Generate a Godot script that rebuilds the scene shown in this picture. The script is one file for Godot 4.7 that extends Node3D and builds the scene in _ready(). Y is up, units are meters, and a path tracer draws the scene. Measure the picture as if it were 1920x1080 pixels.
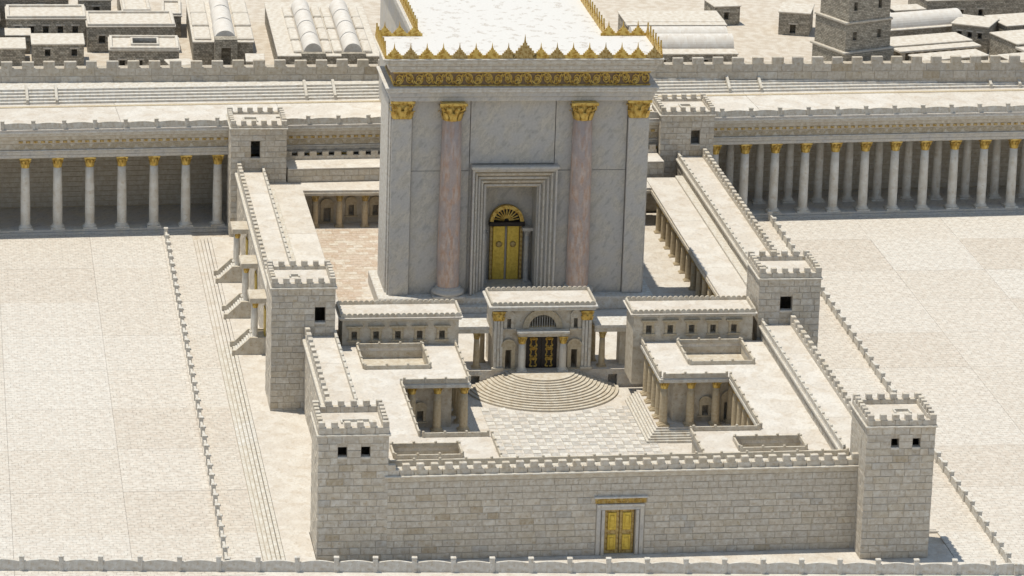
extends Node3D
# A stone model of a walled temple precinct seen from above. Units: metres, y up, camera side is +z.
var W := {}          # node -> its origin in world coordinates (before the rotation of its thing)
var M := {}          # materials
var cache := {}      # shared meshes
var used := {}
var rng := RandomNumberGenerator.new()

# ---------------------------------------------------------------- helpers
func numbered(nm: String) -> String:
	var n: int = used.get(nm, -1) + 1
	used[nm] = n
	return nm if n == 0 else "%s_%03d" % [nm, n]
func thing(nm: String, at: Vector3, label: String, category: String, group := "") -> Node3D:
	var o := Node3D.new(); o.name = numbered(nm); add_child(o); o.position = at; W[o] = at
	o.set_meta("label", label); o.set_meta("category", category)
	if group != "": o.set_meta("group", group)
	return o
func setting(nm: String, at := Vector3.ZERO) -> Node3D:
	var o := Node3D.new(); o.name = numbered(nm); add_child(o); o.position = at; W[o] = at
	o.set_meta("kind", "structure")
	return o
func add(p: Node, nm: String, mesh: Mesh, at: Vector3, m: Material, b := Basis()) -> MeshInstance3D:
	var o := MeshInstance3D.new(); o.name = nm; o.mesh = mesh; o.material_override = m
	p.add_child(o, true)
	o.transform = Transform3D(b, at - (W[p] if W.has(p) else Vector3.ZERO)); W[o] = at
	return o
func r3(v: Vector3) -> Vector3: return Vector3(snappedf(v.x, .001), snappedf(v.y, .001), snappedf(v.z, .001))
func bmesh(s: Vector3) -> Mesh:
	s = r3(s)
	var k := "b%s" % s
	if not cache.has(k):
		var b := BoxMesh.new(); b.size = s; cache[k] = b
	return cache[k]
func box(p: Node, nm: String, x0: float, x1: float, y0: float, y1: float, z0: float, z1: float, m: Material) -> MeshInstance3D:
	return add(p, nm, bmesh(Vector3(absf(x1 - x0), absf(y1 - y0), absf(z1 - z0))), Vector3((x0 + x1) / 2, (y0 + y1) / 2, (z0 + z1) / 2), m)
func tri(st: SurfaceTool, a: Vector3, b: Vector3, c: Vector3, out: Vector3):
	# front faces run clockwise
	if (b - a).cross(c - a).dot(out) > 0:
		st.add_vertex(a); st.add_vertex(c); st.add_vertex(b)
	else:
		st.add_vertex(a); st.add_vertex(b); st.add_vertex(c)
func quad(st: SurfaceTool, a: Vector3, b: Vector3, c: Vector3, d: Vector3, out: Vector3):
	tri(st, a, b, c, out); tri(st, a, c, d, out)
func bevel(s: Vector3, c: float) -> Mesh:
	s = r3(s)
	var k := "v%s%s" % [s, c]
	if cache.has(k): return cache[k]
	var st := SurfaceTool.new(); st.begin(Mesh.PRIMITIVE_TRIANGLES); st.set_smooth_group(-1)
	var h := s / 2
	var P = func(sx: float, sy: float, sz: float, a: int) -> Vector3:
		var v := Vector3(sx * (h.x - c), sy * (h.y - c), sz * (h.z - c))
		v[a] = [sx, sy, sz][a] * h[a]
		return v
	for a in 3:
		var b := (a + 1) % 3
		var d := (a + 2) % 3
		for s1 in [-1.0, 1.0]:
			var q := []
			for t in [[-1.0, -1.0], [1.0, -1.0], [1.0, 1.0], [-1.0, 1.0]]:
				var sg := [0.0, 0.0, 0.0]; sg[a] = s1; sg[b] = t[0]; sg[d] = t[1]
				q.append(P.call(sg[0], sg[1], sg[2], a))
			quad(st, q[0], q[1], q[2], q[3], q[0] + q[1] + q[2] + q[3])
			for s2 in [-1.0, 1.0]:      # edge between axes a and b
				var e := []
				for t in [[-1.0, a], [1.0, a], [1.0, b], [-1.0, b]]:
					var sg := [0.0, 0.0, 0.0]; sg[a] = s1; sg[b] = s2; sg[d] = t[0]
					e.append(P.call(sg[0], sg[1], sg[2], t[1]))
				quad(st, e[0], e[1], e[2], e[3], e[0] + e[1] + e[2] + e[3])
	for sx in [-1.0, 1.0]:
		for sy in [-1.0, 1.0]:
			for sz in [-1.0, 1.0]:
				tri(st, P.call(sx, sy, sz, 0), P.call(sx, sy, sz, 1), P.call(sx, sy, sz, 2), Vector3(sx, sy, sz))
	st.generate_normals()
	cache[k] = st.commit()
	return cache[k]
func bbox(p: Node, nm: String, x0: float, x1: float, y0: float, y1: float, z0: float, z1: float, m: Material, c := .06) -> MeshInstance3D:
	return add(p, nm, bevel(Vector3(absf(x1 - x0), absf(y1 - y0), absf(z1 - z0)), c), Vector3((x0 + x1) / 2, (y0 + y1) / 2, (z0 + z1) / 2), m)
func prism(pts: PackedVector2Array, depth: float, key := "") -> Mesh:
	# polygon in the xy plane, extruded from z = -depth/2 to depth/2
	if key != "" and cache.has(key): return cache[key]
	var st := SurfaceTool.new(); st.begin(Mesh.PRIMITIVE_TRIANGLES); st.set_smooth_group(-1)
	var z := depth / 2
	var idx := Geometry2D.triangulate_polygon(pts)
	for i in range(0, idx.size(), 3):
		var a := pts[idx[i]]; var b := pts[idx[i + 1]]; var c := pts[idx[i + 2]]
		tri(st, Vector3(a.x, a.y, z), Vector3(b.x, b.y, z), Vector3(c.x, c.y, z), Vector3.BACK)
		tri(st, Vector3(a.x, a.y, -z), Vector3(b.x, b.y, -z), Vector3(c.x, c.y, -z), Vector3.FORWARD)
	var cw := Geometry2D.is_polygon_clockwise(pts)
	for i in pts.size():
		var a := pts[i]; var b := pts[(i + 1) % pts.size()]
		var n := Vector3(b.y - a.y, a.x - b.x, 0)
		if cw: n = -n
		quad(st, Vector3(a.x, a.y, z), Vector3(b.x, b.y, z), Vector3(b.x, b.y, -z), Vector3(a.x, a.y, -z), n)
	st.generate_normals()
	var me := st.commit()
	if key != "": cache[key] = me
	return me
func lathe(prof: Array, segs: int, key: String, flat := false) -> Mesh:
	if cache.has(key): return cache[key]
	var st := SurfaceTool.new(); st.begin(Mesh.PRIMITIVE_TRIANGLES)
	for i in prof.size() - 1:
		st.set_smooth_group(-1 if flat else 1 + i * int(flat))
		for s in segs:
			var a0 := TAU * s / segs; var a1 := TAU * (s + 1) / segs
			var d0 := Vector3(cos(a0), 0, sin(a0)); var d1 := Vector3(cos(a1), 0, sin(a1))
			var A: Vector3 = d0 * prof[i].x + Vector3.UP * prof[i].y; var B: Vector3 = d1 * prof[i].x + Vector3.UP * prof[i].y
			var C: Vector3 = d1 * prof[i + 1].x + Vector3.UP * prof[i + 1].y; var D: Vector3 = d0 * prof[i + 1].x + Vector3.UP * prof[i + 1].y
			var t: Vector3 = Vector3(prof[i + 1].x - prof[i].x, prof[i + 1].y - prof[i].y, 0)
			var out := (d0 + d1) * t.y - Vector3.UP * t.x * 2
			if out.length() < 1e-6: out = Vector3.UP
			if prof[i].x > 1e-4: tri(st, A, B, C, out)
			if prof[i + 1].x > 1e-4: tri(st, A, C, D, out)
	st.generate_normals()
	cache[key] = st.commit()
	return cache[key]
func tube(st: SurfaceTool, path: PackedVector3Array, r: float, segs := 5, taper := 1.0):
	for i in path.size() - 1:
		var t := (path[i + 1] - path[i]).normalized()
		var u := t.cross(Vector3.BACK if absf(t.z) < .9 else Vector3.UP).normalized(); var v := t.cross(u)
		var ra := r * lerpf(1.0, taper, float(i) / path.size()); var rb := r * lerpf(1.0, taper, float(i + 1) / path.size())
		for s in segs:
			var a0 := TAU * s / segs; var a1 := TAU * (s + 1) / segs
			var e0 := u * cos(a0) + v * sin(a0); var e1 := u * cos(a1) + v * sin(a1)
			quad(st, path[i] + e0 * ra, path[i] + e1 * ra, path[i + 1] + e1 * rb, path[i + 1] + e0 * rb, e0 + e1)
func arc(cx: float, cy: float, r: float, a0: float, a1: float, n: int) -> PackedVector2Array:
	var o := PackedVector2Array()
	for i in n + 1:
		var a := lerpf(a0, a1, float(i) / n)
		o.append(Vector2(cx + r * cos(a), cy + r * sin(a)))
	return o

# brick facing: u runs along the wall, n points out of it; holes are [u0, u1, v0, v1]
func bricks(p: Node, o: Vector3, u: Vector3, n: Vector3, width: float, height: float, rowh: float, bw: float, holes := [], single := true, tones := "lime", gap := .10):
	var rows := int(round(height / rowh)); rowh = height / rows
	var list := []
	for r in rows:
		var v0 := r * rowh; var v1 := v0 + rowh
		var free := [[0.0, width]]
		for h in holes:
			if h[2] < v1 - .05 and h[3] > v0 + .05:
				var nf := []
				for f in free:
					if h[1] <= f[0] or h[0] >= f[1]: nf.append(f); continue
					if h[0] > f[0] + .2: nf.append([f[0], h[0]])
					if h[1] < f[1] - .2: nf.append([h[1], f[1]])
				free = nf
		for f in free:
			var x: float = f[0]; var first := true
			while x < f[1] - .05:
				var w := bw * rng.randf_range(.72, 1.3)
				if first and r % 2 == 1: w *= .55
				first = false
				if f[1] - x - w < bw * .4: w = f[1] - x
				list.append([x, w, v0, rng.randf_range(.05, .13), rng.randi() % 6 if rng.randf() > .1 else 6 + rng.randi() % 3])
				x += w
	var st := SurfaceTool.new(); st.begin(Mesh.PRIMITIVE_TRIANGLES); st.set_smooth_group(-1)
	var many := 0
	var k := 0
	for b in list:
		var c: Vector3 = o + u * (b[0] + b[1] / 2) + Vector3.UP * (b[2] + rowh / 2) + n * (b[3] / 2 - .1)
		var sw: float = snappedf(b[1] - gap, .1) if single else b[1] - gap
		sw = maxf(minf(sw, float(b[1]) - .05), .1)
		var d: float = .2 + b[3]
		var along := absf(u.x) > .5
		if single and k < 290:
			d = snappedf(d, .02)
			add(p, "brick", bevel(Vector3(sw if along else d, snappedf(rowh - gap, .01), d if along else sw), .035), c, M[tones + str(b[4])])
		else:
			var hs := Vector3(sw if along else d, rowh - gap, d if along else sw) / 2
			for a in 3:
				for s in [-1.0, 1.0]:
					var nn := Vector3.ZERO; nn[a] = s
					if nn.dot(n) < -.5: continue
					var q := []
					for t in [[-1, -1], [1, -1], [1, 1], [-1, 1]]:
						var e := Vector3.ZERO; e[a] = s * hs[a]; e[(a + 1) % 3] = t[0] * hs[(a + 1) % 3]; e[(a + 2) % 3] = t[1] * hs[(a + 2) % 3]
						q.append(c + e - W[p])
					quad(st, q[0], q[1], q[2], q[3], nn)
			many += 1
		k += 1
	if many > 0:
		st.generate_normals()
		var o2 := add(p, "brick_courses", st.commit(), W[p], M[tones + "1"])
		o2.set_meta("kind", "stuff")
# solid box with box holes cut out, as one mesh: holes are AABB-like [x0,x1,y0,y1,z0,z1]
func carved(p: Node, nm: String, b: Array, holes: Array, m: Material) -> Node3D:
	var root := CSGCombiner3D.new(); root.name = nm; p.add_child(root, true)
	var c := Vector3((b[0] + b[1]) / 2, (b[2] + b[3]) / 2, (b[4] + b[5]) / 2)
	root.position = c - W[p]; W[root] = c
	var first := true
	for h in [b] + holes:
		var x := CSGBox3D.new(); x.size = Vector3(absf(h[1] - h[0]), absf(h[3] - h[2]), absf(h[5] - h[4]))
		x.position = Vector3((h[0] + h[1]) / 2, (h[2] + h[3]) / 2, (h[4] + h[5]) / 2) - c
		x.material = m
		if not first: x.operation = CSGShape3D.OPERATION_SUBTRACTION
		first = false
		x.name = "block" if x.operation == 0 else "opening"
		root.add_child(x, true)
	return root

# ---------------------------------------------------------------- materials
func tex(kind: String, seed_: int, size := 512) -> ImageTexture:
	var a := FastNoiseLite.new(); a.seed = seed_; a.frequency = .011; a.fractal_octaves = 5
	var b := FastNoiseLite.new(); b.seed = seed_ + 7; b.frequency = .11; b.fractal_octaves = 3
	var ia := a.get_seamless_image(size, size); var ib := b.get_seamless_image(size, size)
	var c := FastNoiseLite.new(); c.seed = seed_ + 3; c.frequency = .02; c.fractal_octaves = 4; c.domain_warp_enabled = true; c.domain_warp_amplitude = 40.0; c.domain_warp_frequency = .01
	var ic := c.get_seamless_image(size, size)
	var im := Image.create(size, size, true, Image.FORMAT_RGB8)
	for y in size:
		for x in size:
			var n := ia.get_pixel(x, y).r; var g := ib.get_pixel(x, y).r; var v := ic.get_pixel(x, y).r
			var col := Color.WHITE
			match kind:
				"stone":
					var t := clampf((n - .5) * 1.6 + .5, 0, 1)
					col = Color(.91, .885, .845).lerp(Color(1, 1, .99), t)
					col = col * (.94 + .08 * g)
					col = col.lerp(Color(.78, .70, .58), smoothstep(.66, .78, v) * .35)
					if g > .74 and v > .55: col = col * .86
				"plaster":
					var t := smoothstep(.34, .70, n)
					col = Color(.965, .945, .92).lerp(Color(1, .99, .975), t)
					col = col * (.95 + .07 * g)
					var s := smoothstep(.62, .76, v)
					col = col.lerp(Color(.86, .81, .75), s * .35)
					if g > .76 and v < .4: col = col * .9
				"marble":
					v = ic.get_pixel((x * 2 + y) % size, y).r
					var vein := pow(1.0 - absf(v - .5) * 2.0, 10.0)
					col = Color(.93, .935, .95).lerp(Color(.985, .975, .955), smoothstep(.3, .7, n))
					vein = vein * smoothstep(.42, .66, n)
					col = col.lerp(Color(.60, .62, .67), vein * .34) * (.94 + .08 * g)
					col = col * (1.0 - .10 * smoothstep(.60, .74, v) * g * 1.6)
				"pink":
					v = ic.get_pixel((x * 4) % size, y).r; n = ia.get_pixel((x * 3) % size, y).r
					var k := clampf((v - .5) * 2.2 + .5, 0, 1)
					col = Color(.90, .79, .72).lerp(Color(.97, .95, .945), k)
					col = col.lerp(Color(.84, .83, .85), smoothstep(.52, .36, n) * .8)
					col = col * (.93 + .1 * g)
				"pave":
					var row := y / 64
					var sh := 32 if row % 2 == 1 else 0
					var fx := (x + sh) % 64; var fy := y % 64
					var hsh := fmod(absf(sin(float(row * 57 + ((x + sh) % size) / 64 * 131 + seed_)) * 43758.5), 1.0)
					col = Color(.95, .925, .895).lerp(Color(1, .99, .97), clampf((n - .5) * 2.4 + .5, 0, 1)) * (.965 + .035 * hsh) * (.96 + .06 * g)
					if fx < 6 or fy < 9: col = col * lerpf(.80, .98, smoothstep(.34, .60, v))
				"roof":
					col = Color(1, 1, 1) * (.96 + .05 * g)
					if v > .68 and g > .45: col = Color(.87, .85, .83) * (.92 + .15 * g)
				"rough":
					var row := y / 26
					var off := (row * 37) % 61
					var fx := (x + off) % 52; var fy := y % 26
					var hs := fmod(absf(sin(float(row * 91 + (x + off) / 52 * 17 + seed_)) * 9758.5), 1.0)
					col = Color(.84, .81, .76).lerp(Color(1, .99, .95), n) * (.74 + .26 * hs) * (.84 + .25 * g)
					if fx < 5 or fy < 5: col = col * .62
				"tarnish":
					col = Color(.80, .72, .58).lerp(Color(1, 1, 1), smoothstep(.36, .56, n * .6 + g * .4)) * (.9 + .14 * g)
				"sand":
					col = Color(.93, .895, .85).lerp(Color(1, .985, .96), clampf((n - .5) * 2 + .5, 0, 1)) * (.88 + .16 * g)
			im.set_pixel(x, y, Color(clampf(col.r, 0, 1), clampf(col.g, 0, 1), clampf(col.b, 0, 1)))
	im.generate_mipmaps()
	return ImageTexture.create_from_image(im)
func bump(seed_: int, strength: float) -> ImageTexture:
	var a := FastNoiseLite.new(); a.seed = seed_; a.frequency = .06; a.fractal_octaves = 4
	var im := a.get_seamless_image(512, 512)
	im.convert(Image.FORMAT_RGBA8)
	im.bump_map_to_normal_map(strength)
	return ImageTexture.create_from_image(im)
func mat(k: String, c: Color, t: Texture2D, tile: float, rough := .9, nrm: Texture2D = null, metal := 0.0) -> StandardMaterial3D:
	var m := StandardMaterial3D.new(); m.albedo_color = c.linear_to_srgb(); m.roughness = rough; m.metallic = metal
	m.metallic_specular = .35
	if t:
		m.albedo_texture = t
	if nrm:
		m.normal_enabled = true; m.normal_texture = nrm; m.normal_scale = .6
	m.uv1_triplanar = true; m.uv1_world_triplanar = true; m.uv1_scale = Vector3.ONE / tile
	M[k] = m
	return m
func materials():
	var ts := tex("stone", 3); var tp := tex("plaster", 11); var tm := tex("marble", 21); var nb := bump(5, 5.0)
	var tpk := tex("pink", 31); var tr := tex("roof", 47); var trg := tex("rough", 53); var tsd := tex("sand", 61); var tg := tex("tarnish", 67, 256)
	var base := [Color(.64, .61, .56), Color(.61, .58, .53), Color(.665, .635, .585), Color(.62, .58, .51), Color(.59, .565, .525), Color(.65, .61, .545)]
	for i in 6: mat("lime%d" % i, base[i], ts, 7.0 + i * .8, .92, nb)
	var odd := [Color(.53, .475, .39), Color(.55, .54, .52), Color(.68, .66, .62)]
	for i in 3:
		mat("lime%d" % (6 + i), odd[i], ts, 8.0 + i, .92, nb); mat("city%d" % (6 + i), odd[i] * .9, ts, 8.0 + i, .95, nb)
	for i in 6: mat("city%d" % i, base[i] * .9, ts, 6.0 + i, .95, nb)
	mat("joint", Color(.53, .495, .44), ts, 6.0, .95, nb)
	mat("cream", Color(.62, .58, .51), ts, 11.0, .88, nb)
	mat("pale", Color(.66, .645, .61), ts, 9.0, .85, nb)
	mat("plaster", Color(.625, .605, .57), tp, 38.0, .92, nb)
	mat("plaster2", Color(.65, .637, .61), tp, 46.0, .92, nb)
	mat("marble", Color(.58, .56, .515), tm, 34.0, .5)
	mat("marble2", Color(.61, .585, .535), tm, 29.0, .5)
	mat("pink", Color(.64, .57, .515), tpk, 34.0, .55)
	mat("white", Color(.68, .675, .66), ts, 8.0, .8, nb)
	mat("column", Color(.72, .71, .68), ts, 16.0, .8)
	mat("warm_column", Color(.55, .47, .34), ts, 5.0, .85)
	mat("trim", Color(.55, .485, .37), ts, 5.0, .85)
	mat("roofwhite", Color(.64, .635, .62), tr, 36.0, .85)
	mat("rough", Color(.67, .64, .59), trg, 7.5, .95, nb)
	mat("houseroof", Color(.70, .69, .66), tsd, 9.0, .95, nb)
	mat("sand", Color(.65, .62, .575), tsd, 18.0, .95, nb)
	mat("vault", Color(.68, .675, .66), tp, 14.0, .85)
	mat("gold", Color(.74, .54, .16), tg, 3.0, .45, nb, .4)
	mat("goldleaf", Color(.76, .58, .12), ts, 6.0, .36, nb, .4)
	mat("oldgold", Color(.56, .43, .19), tg, 2.0, .6, nb, .3)
	mat("bronze", Color(.035, .03, .028), null, 3.0, .5, null, .4)
	mat("friezeback", Color(.30, .22, .14), ts, 3.0, .8)
	var pc := [Color(.645, .63, .605), Color(.63, .608, .575), Color(.655, .645, .625), Color(.61, .582, .545), Color(.64, .62, .59)]
	var pt := [tex("pave", 71, 1024), tex("pave", 86, 1024)]
	for i in 5: mat("pave%d" % i, pc[i], pt[i % 2], 18.4 if i < 3 else 20.8, .93)
	var tc := [Color(.72, .715, .70), Color(.62, .61, .60), Color(.54, .535, .53), Color(.68, .66, .64)]
	for i in 4: mat("tile%d" % i, tc[i], ts, 6.0 + i, .8, nb)
	var pk := [Color(.58, .49, .42), Color(.63, .57, .51), Color(.68, .645, .60), Color(.60, .52, .46)]
	for i in 4: mat("blush%d" % i, pk[i], ts, 6.0 + i, .85, nb)

# ---------------------------------------------------------------- architectural parts
func capital_mesh(square: bool) -> Mesh:
	var key := "cap%s" % square
	if cache.has(key): return cache[key]
	var st := SurfaceTool.new(); st.begin(Mesh.PRIMITIVE_TRIANGLES); st.set_smooth_group(-1)
	var R = func(a: float) -> float: return 1.0 if not square else minf(1.0 / maxf(absf(cos(a)), absf(sin(a))), 1.36)
	var N := 16
	for s in N:
		var a0 := TAU * s / N; var a1 := TAU * (s + 1) / N
		var q := []
		for t in [[a0, .94, 0.0], [a1, .94, 0.0], [a1, 1.02, 1.7], [a0, 1.02, 1.7]]:
			q.append(Vector3(cos(t[0]), 0, sin(t[0])) * t[1] * R.call(t[0]) + Vector3.UP * t[2])
		quad(st, q[0], q[1], q[2], q[3], Vector3(cos(a0), 0, sin(a0)))
	# two rings of curling leaves
	for ring in 2:
		for s in 8:
			var a := TAU * (s + .5 * ring) / 8
			var d := Vector3(cos(a), 0, sin(a)); var e := Vector3(-sin(a), 0, cos(a))
			var rr: float = R.call(a)
			var y0 := .02 + ring * .42; var hh := .95 if ring == 0 else 1.05
			var pr := [[.98, 0.0, .30], [1.08, .45, .36], [1.16, .8, .30], [1.36, 1.0, .22], [1.44, .88, .10]]
			for i in 4:
				var A: Vector3 = d * pr[i][0] * rr + Vector3.UP * (y0 + pr[i][1] * hh); var B: Vector3 = d * pr[i + 1][0] * rr + Vector3.UP * (y0 + pr[i + 1][1] * hh)
				var wa: float = pr[i][2]; var wb: float = pr[i + 1][2]
				quad(st, A - e * wa, A + d * .06, B + d * .06, B - e * wb, d)
				quad(st, A + d * .06, A + e * wa, B + e * wb, B + d * .06, d)
	# corner volutes
	for s in 4:
		var a := TAU * (s + .5) / 4
		var d := Vector3(cos(a), 0, sin(a))
		var path := PackedVector3Array()
		for i in 9:
			var t := i / 8.0
			var ang := -PI * .5 + t * PI * 1.9
			var rad := .26 * (1.0 - .55 * t)
			path.append(d * (1.42 + cos(ang) * rad) + Vector3.UP * (1.48 + sin(ang) * rad))
		path.insert(0, d * 1.0 + Vector3.UP * .95)
		tube(st, path, .12, 5)
	# abacus with hollow sides
	var ab := PackedVector2Array()
	for s in 4:
		for i in 5:
			var t := -1.0 + i * .5
			var dist := 1.18 + .26 * t * t
			var a := TAU * s / 4
			ab.append(Vector2(cos(a) * dist - sin(a) * t * 1.3, sin(a) * dist + cos(a) * t * 1.3))
	for i in ab.size():
		var a := ab[i]; var b := ab[(i + 1) % ab.size()]
		quad(st, Vector3(a.x, 1.72, a.y), Vector3(b.x, 1.72, b.y), Vector3(b.x, 2, b.y), Vector3(a.x, 2, a.y), Vector3(a.x + b.x, 0, a.y + b.y))
		tri(st, Vector3(0, 2, 0), Vector3(a.x, 2, a.y), Vector3(b.x, 2, b.y), Vector3.UP)
		tri(st, Vector3(0, 1.72, 0), Vector3(a.x, 1.72, a.y), Vector3(b.x, 1.72, b.y), Vector3.DOWN)
	st.generate_normals()
	cache[key] = st.commit()
	return cache[key]
func column(p: Node, x: float, z: float, y0: float, y1: float, r: float, m: Material, cm: Material, caph := -1.0) -> MeshInstance3D:
	if caph < 0: caph = r * 2.1
	var bh := r * .9
	var ys := y0 + bh; var ye := y1 - caph; var h := ye - ys
	var k := "sh%.3f_%.3f" % [r, h]
	var sh := add(p, "column", lathe([Vector2(r, 0), Vector2(r * 1.01, h * .3), Vector2(r * .93, h * .75), Vector2(r * .86, h), Vector2(0, h)], 18, k), Vector3(x, ys, z), m)
	var bm := lathe([Vector2(r * 1.32, bh * .36), Vector2(r * 1.42, bh * .44), Vector2(r * 1.42, bh * .56), Vector2(r * 1.28, bh * .66), Vector2(r * 1.12, bh * .74), Vector2(r * 1.2, bh * .84), Vector2(r * 1.15, bh * .95), Vector2(r, bh), Vector2(0, bh)], 18, "cb%.3f" % r)
	add(sh, "column_base", bm, Vector3(x, y0, z), m)
	box(sh, "plinth", x - r * 1.45, x + r * 1.45, y0, y0 + bh * .37, z - r * 1.45, z + r * 1.45, m)
	var s := r * .86
	add(sh, "capital", capital_mesh(false), Vector3(x, ye, z), cm, Basis().scaled(Vector3(s, caph / 2.0, s)))
	return sh
func merlons_line(p: Node, a: Vector3, b: Vector3, step: float, len_: float, h: float, th: float, tones := "lime", ends := true):
	# a row of merlons standing on the line a-b (axis aligned)
	var L := a.distance_to(b); var n := int(round((L - len_) / step)) if ends else int(floor(L / step))
	var u := (b - a) / L
	var along := absf(u.x) > .5
	for i in n + 1:
		var t := len_ / 2 + (L - len_) * i / n
		var c := a + u * t + Vector3.UP * h / 2
		var lv := snappedf(len_ * rng.randf_range(.92, 1.06), .05); var hv := snappedf(h * rng.randf_range(.95, 1.04), .04)
		add(p, "merlon", bevel(Vector3(lv if along else th, hv, th if along else lv), .07), c + Vector3.UP * (hv - h) / 2, M[tones + str(rng.randi() % 6)], Basis(Vector3.UP, rng.randf_range(-.04, .04)))
func arched_window(p: Node, x: float, y0: float, z: float, w: float, h: float, fw: float, m: Material, nm := "window_frame", arch := true, proud := .35) -> MeshInstance3D:
	# frame round an opening w x h whose sill is at y0; an arched hood stands on the lintel
	var pts := PackedVector2Array()
	var o := w / 2 + fw
	pts.append_array([Vector2(-w / 2, 0), Vector2(-o, 0), Vector2(-o, h + fw)])
	if arch:
		pts.append_array(arc(0, h + fw, o, PI, 0, 10))
	else:
		pts.append_array([Vector2(-o * 1.25, h + fw), Vector2(-o * 1.25, h + fw * 1.7), Vector2(0, h + fw * 2.1), Vector2(o * 1.25, h + fw * 1.7), Vector2(o * 1.25, h + fw)])
	pts.append_array([Vector2(o, h + fw), Vector2(o, 0), Vector2(w / 2, 0), Vector2(w / 2, h), Vector2(-w / 2, h)])
	var f := add(p, nm, prism(pts, proud, "aw%.2f_%.2f_%.2f_%s" % [w, h, fw, arch]), Vector3(x, y0, z + proud / 2 - .05), m)
	if arch:
		var band := arc(0, 0, o * 1.12, 0, PI, 10); var inner := arc(0, 0, o * .82, PI, 0, 10)
		band.append_array(inner)
		add(f, "arch_moulding", prism(band, .25, "am%.2f" % o), Vector3(x, y0 + h + fw, z + proud + .05), m)
	else:
		box(f, "hood", x - o * 1.5, x + o * 1.5, y0 + h + fw * 1.75, y0 + h + fw * 2.25, z + .02, z + .75, m)
	box(f, "sill", x - o * 1.2, x + o * 1.2, y0 - .28, y0 - .01, z + .02, z + proud + .2, m)
	return f
func wavy_parapet(p: Node, a: Vector3, b: Vector3, h: float, step: float, m: Material):
	# low parapet with a row of rounded teeth
	var L := a.distance_to(b); var n := int(round(L / step)); step = L / n
	var pts := PackedVector2Array([Vector2(0, 0)])
	for i in n:
		for j in 6:
			var t := j / 6.0
			pts.append(Vector2((i + t) * step, h * (.52 + .48 * pow(absf(sin(PI * t)), .6))))
	pts.append(Vector2(L, h * .52)); pts.append(Vector2(L, 0))
	var u := (b - a) / L
	add(p, "parapet", prism(pts, .35), a, m, Basis(u, Vector3.UP, u.cross(Vector3.UP)))
func knob_parapet(p: Node, a: Vector3, b: Vector3, h: float, step: float, m: Material, th := .35):
	# plain low wall with small round-headed posts
	var L := a.distance_to(b); var u := (b - a) / L; var n := maxi(int(round(L / step)), 1)
	var mid := (a + b) / 2
	var along := absf(u.x) > absf(u.z)
	var w := add(p, "parapet", bevel(Vector3(L if along else th, h, th if along else L), .04), mid + Vector3.UP * h / 2, m)
	for i in n + 1:
		var c := a + u * (.25 + (L - .5) * i / n)
		var pm := lathe([Vector2(.24, 0), Vector2(.24, h + .06), Vector2(.27, h + .12), Vector2(.22, h + .3), Vector2(0, h + .36)], 6, "knob%.2f" % h)
		add(w, "post", pm, c, m)
func balustrade(nm: String, a: Vector3, b: Vector3, step: float, h: float, label: String, group: String, m: Material, parent: Node = null):
	var L := Vector2(b.x - a.x, b.z - a.z).length(); var n := int(round(L / step)); step = L / n
	var ang := atan2(-(b.z - a.z), b.x - a.x)
	var t: Node3D = parent
	if t == null:
		t = thing(nm, a, label, "balustrade", group)
		t.rotation.y = ang
	var bs := Basis() if parent == null else Basis(Vector3.UP, ang)
	var pw := .85
	var pts := PackedVector2Array([Vector2(-step / 2 + pw / 2 - .05, 0)])
	for i in 13:
		var q := i / 12.0
		pts.append(Vector2(-step / 2 + pw / 2 - .05 + (step - pw + .1) * q, h * (.70 + .14 * sin(PI * q))))
	pts.append(Vector2(step / 2 - pw / 2 + .05, 0))
	var pm := prism(pts, .42)
	var cap := bevel(Vector3(pw + .12, .28, .95), .07)
	var post := bevel(Vector3(pw, h, .8), .06)
	for i in n + 1:
		var c := a + bs * Vector3(step * i, 0, 0)
		var po := add(t, "post", post, c + Vector3.UP * (h / 2 - rng.randf_range(0, .08)), m, bs * Basis.from_euler(Vector3(rng.randf_range(-.02, .02), rng.randf_range(-.06, .06), rng.randf_range(-.02, .02))))
		add(po, "post_cap", cap, c + Vector3.UP * (h + .1), m)
		if i < n: add(t, "panel", pm, c + bs * Vector3(step / 2, rng.randf_range(-.07, 0), rng.randf_range(-.05, .05)), m, bs * Basis(Vector3.UP, rng.randf_range(-.012, .012)))

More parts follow.
